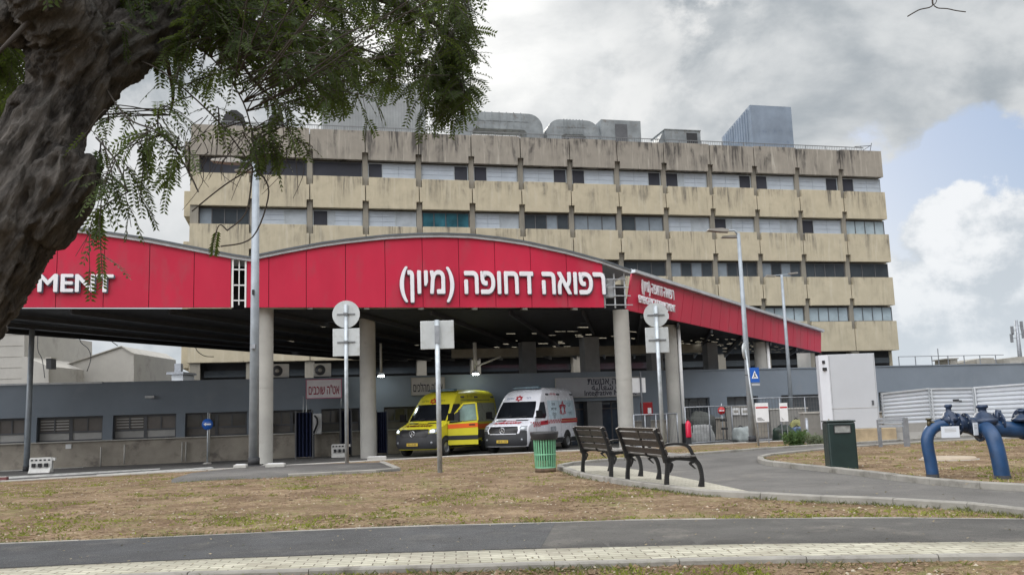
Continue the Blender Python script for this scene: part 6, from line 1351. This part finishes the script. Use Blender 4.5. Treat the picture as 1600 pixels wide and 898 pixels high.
def bark(p):
    a = ax2 if p.x > kx.x + .05 else ax; al = p.dot(a); q = p - a * al; v = q * 24 + a * al * 4.2; w = MN.noise(p * 3.1) * 1.2
    r1 = 1 - abs(MN.noise(v + Vector((w, w, 0)))) * 2.2; r2 = 1 - abs(MN.noise(v * 2.1 + Vector((7, 3, w)))) * 2; r3 = MN.noise(p * 45)
    return max(-.8, r1) * .026 + r2 * .013 + r3 * .004 + MN.noise(p * 2.2) * .022
for i in range(nv):
    p = Vector(co[i]); h = bark(p); co[i] += nr[i] * h
me2.vertices.foreach_set('co', co.ravel()); me2.update(); me2.name = 'trunk'
def barkmat():
    M = bpy.data.materials.new('bark'); M.use_nodes = True; T = M.node_tree; P = T.nodes['Principled BSDF']; P.inputs['Roughness'].default_value = .9; P.inputs['Specular IOR Level'].default_value = .2
    t = T.nodes.new('ShaderNodeTexCoord'); mp = T.nodes.new('ShaderNodeMapping'); T.links.new(t.outputs['Object'], mp.inputs[0]); mp.vector_type = 'TEXTURE'; mp.inputs['Rotation'].default_value = (0, R(30), 0); mp.inputs['Scale'].default_value = (1, 1, 5)
    def nz(s, d, vec): n = T.nodes.new('ShaderNodeTexNoise'); T.links.new(vec, n.inputs[0]); n.inputs['Scale'].default_value = s; n.inputs['Detail'].default_value = d; n.inputs['Roughness'].default_value = .7; return n.outputs[0]
    def rg(v, a, b): n = T.nodes.new('ShaderNodeMapRange'); T.links.new(v, n.inputs[0]); n.inputs[1].default_value = a; n.inputs[2].default_value = b; return n.outputs[0]
    a = nz(16, 8, mp.outputs[0]); b = nz(55, 6, mp.outputs[0]); c = mixc(rg(a, .38, .64), (.035, .032, .030), (.20, .185, .17), T); c = mixc(rg(nz(2, 5, t.outputs['Object']), .5, .75), c, (.10, .10, .09), T); T.links.new(c, P.inputs['Base Color'])
    bn = T.nodes.new('ShaderNodeBump'); bn.inputs['Strength'].default_value = 1; bn.inputs['Distance'].default_value = .07; T.links.new(mth('ADD', a, mth('MULTIPLY', b, .5, tree=T), tree=T), bn.inputs['Height']); T.links.new(bn.outputs[0], P.inputs['Normal']); return M
BARK = barkmat(); link('trunk', me2, BARK, tr)
# crown: twigs grow from the limbs to points spread through the crown's volume, each carrying feather leaves
nodes = []
for l in limbs[:3] + limbs[4:]:
    P_, rs = thick(l); nodes += [p for p, r in zip(P_, rs) if r < .17]
extra = []; mbx = MB()
def branch(path, r0, r1):
    P_ = smoothline([T3(*q) for q in path], 6); rs = list(np.linspace(r0, r1, len(P_))); mbx.tube(P_, rs, 6, False); nodes.extend(P_[2:]); return P_
for path in ([(300, 20, 3.8), (350, 60, 3.9), (400, 130, 4.0), (455, 175, 4.1)], [(330, 5, 3.9), (440, 50, 4.2), (540, 70, 4.5), (640, 100, 4.7)], [(430, -55, 4.1), (540, -20, 4.3), (650, 20, 4.5), (715, 70, 4.6), (722, 150, 4.65)],
             [(205, 90, 3.6), (250, 110, 3.5), (300, 150, 3.5), (350, 200, 3.6), (395, 262, 3.65)], [(270, 45, 3.75), (330, 90, 3.6), (380, 160, 3.55), (400, 240, 3.6)], [(540, -100, 4.3), (620, -40, 4.6), (690, 10, 4.8)],
             [(250, 60, 3.7), (270, 140, 3.9), (265, 180, 4.0)], [(160, 130, 3.5), (200, 185, 3.35), (255, 210, 3.3), (290, 260, 3.3), (310, 300, 3.3)], [(150, 215, 3.4), (180, 250, 3.3), (200, 300, 3.3)],
             [(640, -120, 4.5), (700, -60, 4.4), (730, 0, 4.4)], [(60, 20, 3.2), (10, 70, 3.1), (-40, 120, 3.1)], [(400, 262, 3.65), (420, 300, 3.6), (395, 370, 3.6), (345, 385, 3.5)], [(395, 262, 3.65), (350, 290, 3.6), (300, 330, 3.55)], [(395, 262, 3.6), (385, 330, 3.6), (355, 360, 3.5)],
             [(220, -140, 3.9), (420, -200, 4.6), (600, -260, 5.4)], [(100, -60, 3.3), (0, -260, 4.2), (-200, -420, 5)], [(-60, -220, 3), (-260, -300, 2.4), (-420, -300, 2)]):
    branch(path, (.0035 if path[-1][1] > 215 or path[0][1] > 200 else .013) if path[0][1] > -50 else .03, .003)
NA = np.array([tuple(p) for p in nodes])
def target():
    """(x, y, depth) inside the crown: thick above and right of the limb, thinner and hanging lower down"""
    while True:
        u_ = random.random()
        if u_ < .74:
            x = random.uniform(170, 735); y = random.uniform(-60, 235)
            lim = np.interp(x, [170, 230, 300, 380, 460, 540, 620, 690, 735], [40, 92, 145, 165, 170, 165, 160, 150, 60])
            if y > lim or (MN.noise(Vector((x * .024, y * .024, 2.2))) < .04 and random.random() < .85) or (x > 540 and random.random() < .3): continue
            if y > lim * .66 and random.random() < .45: continue
            if x < 260 and y > 60 and random.random() < .5: continue
            return x, y, random.uniform(3.4, 5.2)
        if u_ < .745: return random.uniform(300, 470), random.uniform(180, 255), random.uniform(3.4, 3.9)
        if u_ < .749: return random.uniform(150, 290), random.uniform(150, 320), random.uniform(3.1, 3.5)
        if u_ < .775: return random.uniform(660, 735), random.uniform(60, 190), random.uniform(4.2, 4.8)
        if u_ < .865: return random.uniform(-60, 66), random.uniform(30, 235) , random.uniform(3.6, 4.6)
        if u_ < .885: return random.uniform(110, 230), random.uniform(-20, 40), random.uniform(3.6, 4.4)
        return random.uniform(-700, 900), random.uniform(-700, -40), random.uniform(2.6, 5.6)
LC, LD, LU, LL, LW = [], [], [], [], []
def feather(p, d, ln, size):
    """a pinnate leaf: pairs of leaflets along a drooping rachis"""
    n = random.randint(7, 11); d = d.normalized(); side = d.cross(Vector((random.gauss(0, .5), random.gauss(0, .5), 1))).normalized(); q = p.copy(); st = ln / n; pts = [p.copy()]
    for k in range(n):
        d = (d + Vector((0, 0, -.07))).normalized(); q = q + d * st; pts.append(q.copy()); side = (side - d * side.dot(d)).normalized(); up = side.cross(d)
        for sg in (1, -1):
            dd = (d * .55 + side * sg * .85 + up * random.uniform(-.25, .1)).normalized(); LC.append(q + side * sg * .001); LD.append(dd); LU.append(up); sz = size * (1 - .35 * abs(k / n - .45)) * random.uniform(.8, 1.1); LL.append(sz); LW.append(sz * .40)
    mbx.tube([pts[0], pts[len(pts) // 2], pts[-1]], [.0016, .0012, .0008], 3, False)
def twig(S, E, nl, r=.004):
    m_ = S.lerp(E, .55) + Vector((random.gauss(0, .04), random.gauss(0, .04), .06)); P_ = smoothline([S, m_, E], 6); mbx.tube(P_, list(np.linspace(r, .0012, len(P_))), 4, False)
    for k in range(nl):
        u_ = random.uniform(.25, 1) * (len(P_) - 1.001); i = int(u_); p = P_[i].lerp(P_[i + 1], u_ - i); d = (P_[i + 1] - P_[i]).normalized()
        feather(p, d * .5 + Vector((random.gauss(0, .7), random.gauss(0, .7), random.gauss(-.35, .35))), random.uniform(.10, .18), random.uniform(.025, .036))
for _ in range(1000):
    x, y, d = target(); E = T3(x, y, d); i = np.argsort(((NA - np.array(E)) ** 2).sum(1))[:12]; c = [k for k in i if NA[k][2] > E.z - .05]; k = c[random.randrange(min(3, len(c)))] if c else i[0]
    S = Vector(NA[k]); 
    if (E - S).length > 1.1: S = E + (S - E).normalized() * 1.1
    twig(S, E, random.randint(4, 8), .0035)
# hand-placed hanging sprays: (from, to, leaves)
for a, b, n in (((200, 185, 3.35), (215, 330, 3.3), 8), ((180, 250, 3.3), (160, 440, 3.2), 9), ((160, 220, 3.3), (118, 400, 3.2), 4), ((200, 300, 3.3), (140, 425, 3.2), 7), ((230, 205, 3.3), (205, 355, 3.3), 7), ((290, 260, 3.3), (250, 320, 3.3), 3), ((355, 360, 3.5), (330, 390, 3.5), 2), ((255, 210, 3.3), (150, 330, 3.2), 6), ((722, 150, 4.65), (712, 185, 4.6), 4), ((400, 200, 3.6), (430, 235, 3.6), 5), ((300, 150, 3.5), (285, 235, 3.5), 6), ((170, 190, 3.3), (130, 215, 3.3), 3), ((260, 210, 3.4), (232, 290, 3.3), 5), ((650, 20, 4.5), (738, 60, 4.5), 5), ((640, 100, 4.7), (655, 200, 4.7), 6), ((540, 70, 4.5), (575, 190, 4.6), 6)):
    twig(T3(*a), T3(*b), (n + 1) // 2, .003)
for _ in range(46):          # bare drooping twigs in front of the hospital's corner
    x, y = random.uniform(300, 470), random.uniform(180, 250); a = T3(x, y, 3.6); b = T3(x - random.uniform(-20, 60), y + random.uniform(20, 85), 3.55); m_ = a.lerp(b, .5) + Vector((random.gauss(0, .03), 0, random.uniform(-.02, .03))); mbx.tube(smoothline([a, m_, b], 4), [.0022, .0022, .002, .002, .0018, .0016, .0014, .0012, .001], 3, False)
mbx.build('branches', mat('twig_brown', (.05, .042, .036), .85, var=.2), tr)
LEAF = leafmat('tree_leaflets', (.018, .032, .014), (.060, .085, .030), .3, .45, 4)
leafmesh('crown', np.array([tuple(v) for v in LC]), np.array([tuple(v) for v in LD]), np.array([tuple(v) for v in LU]), LL, LW, LEAF, tr)
print('leaflets', len(LC), 'trunk verts', nv)
p = atd(1458, 9, 3.0); t = thing('hanging_twig', 'small bare forked twig hanging into the top right of the sky', 'twig', p); q = lambda x, y: atd(x, y, 3.0) - p
mb = MB(); mb.tube(smoothline([q(1458, 8), q(1457, 0), q(1459, -30), q(1466, -80)], 3), .003, 5); mb.tube(smoothline([q(1458, 8), q(1452, 12), q(1438, 15), q(1428, 20), q(1418, 26)], 4), .0022, 5); mb.build('stem', mat('twig_brown', (.05, .042, .036)), t)
mb = MB(); mb.tube(smoothline([q(1459, 9), q(1466, 13), q(1480, 14), q(1494, 17), q(1509, 19)], 4), .002, 5); mb.tube(smoothline([q(1459, 8), q(1463, 3), q(1464, -10)], 3), .0015, 5); mb.build('side_shoot', MATS['twig_brown'], t)
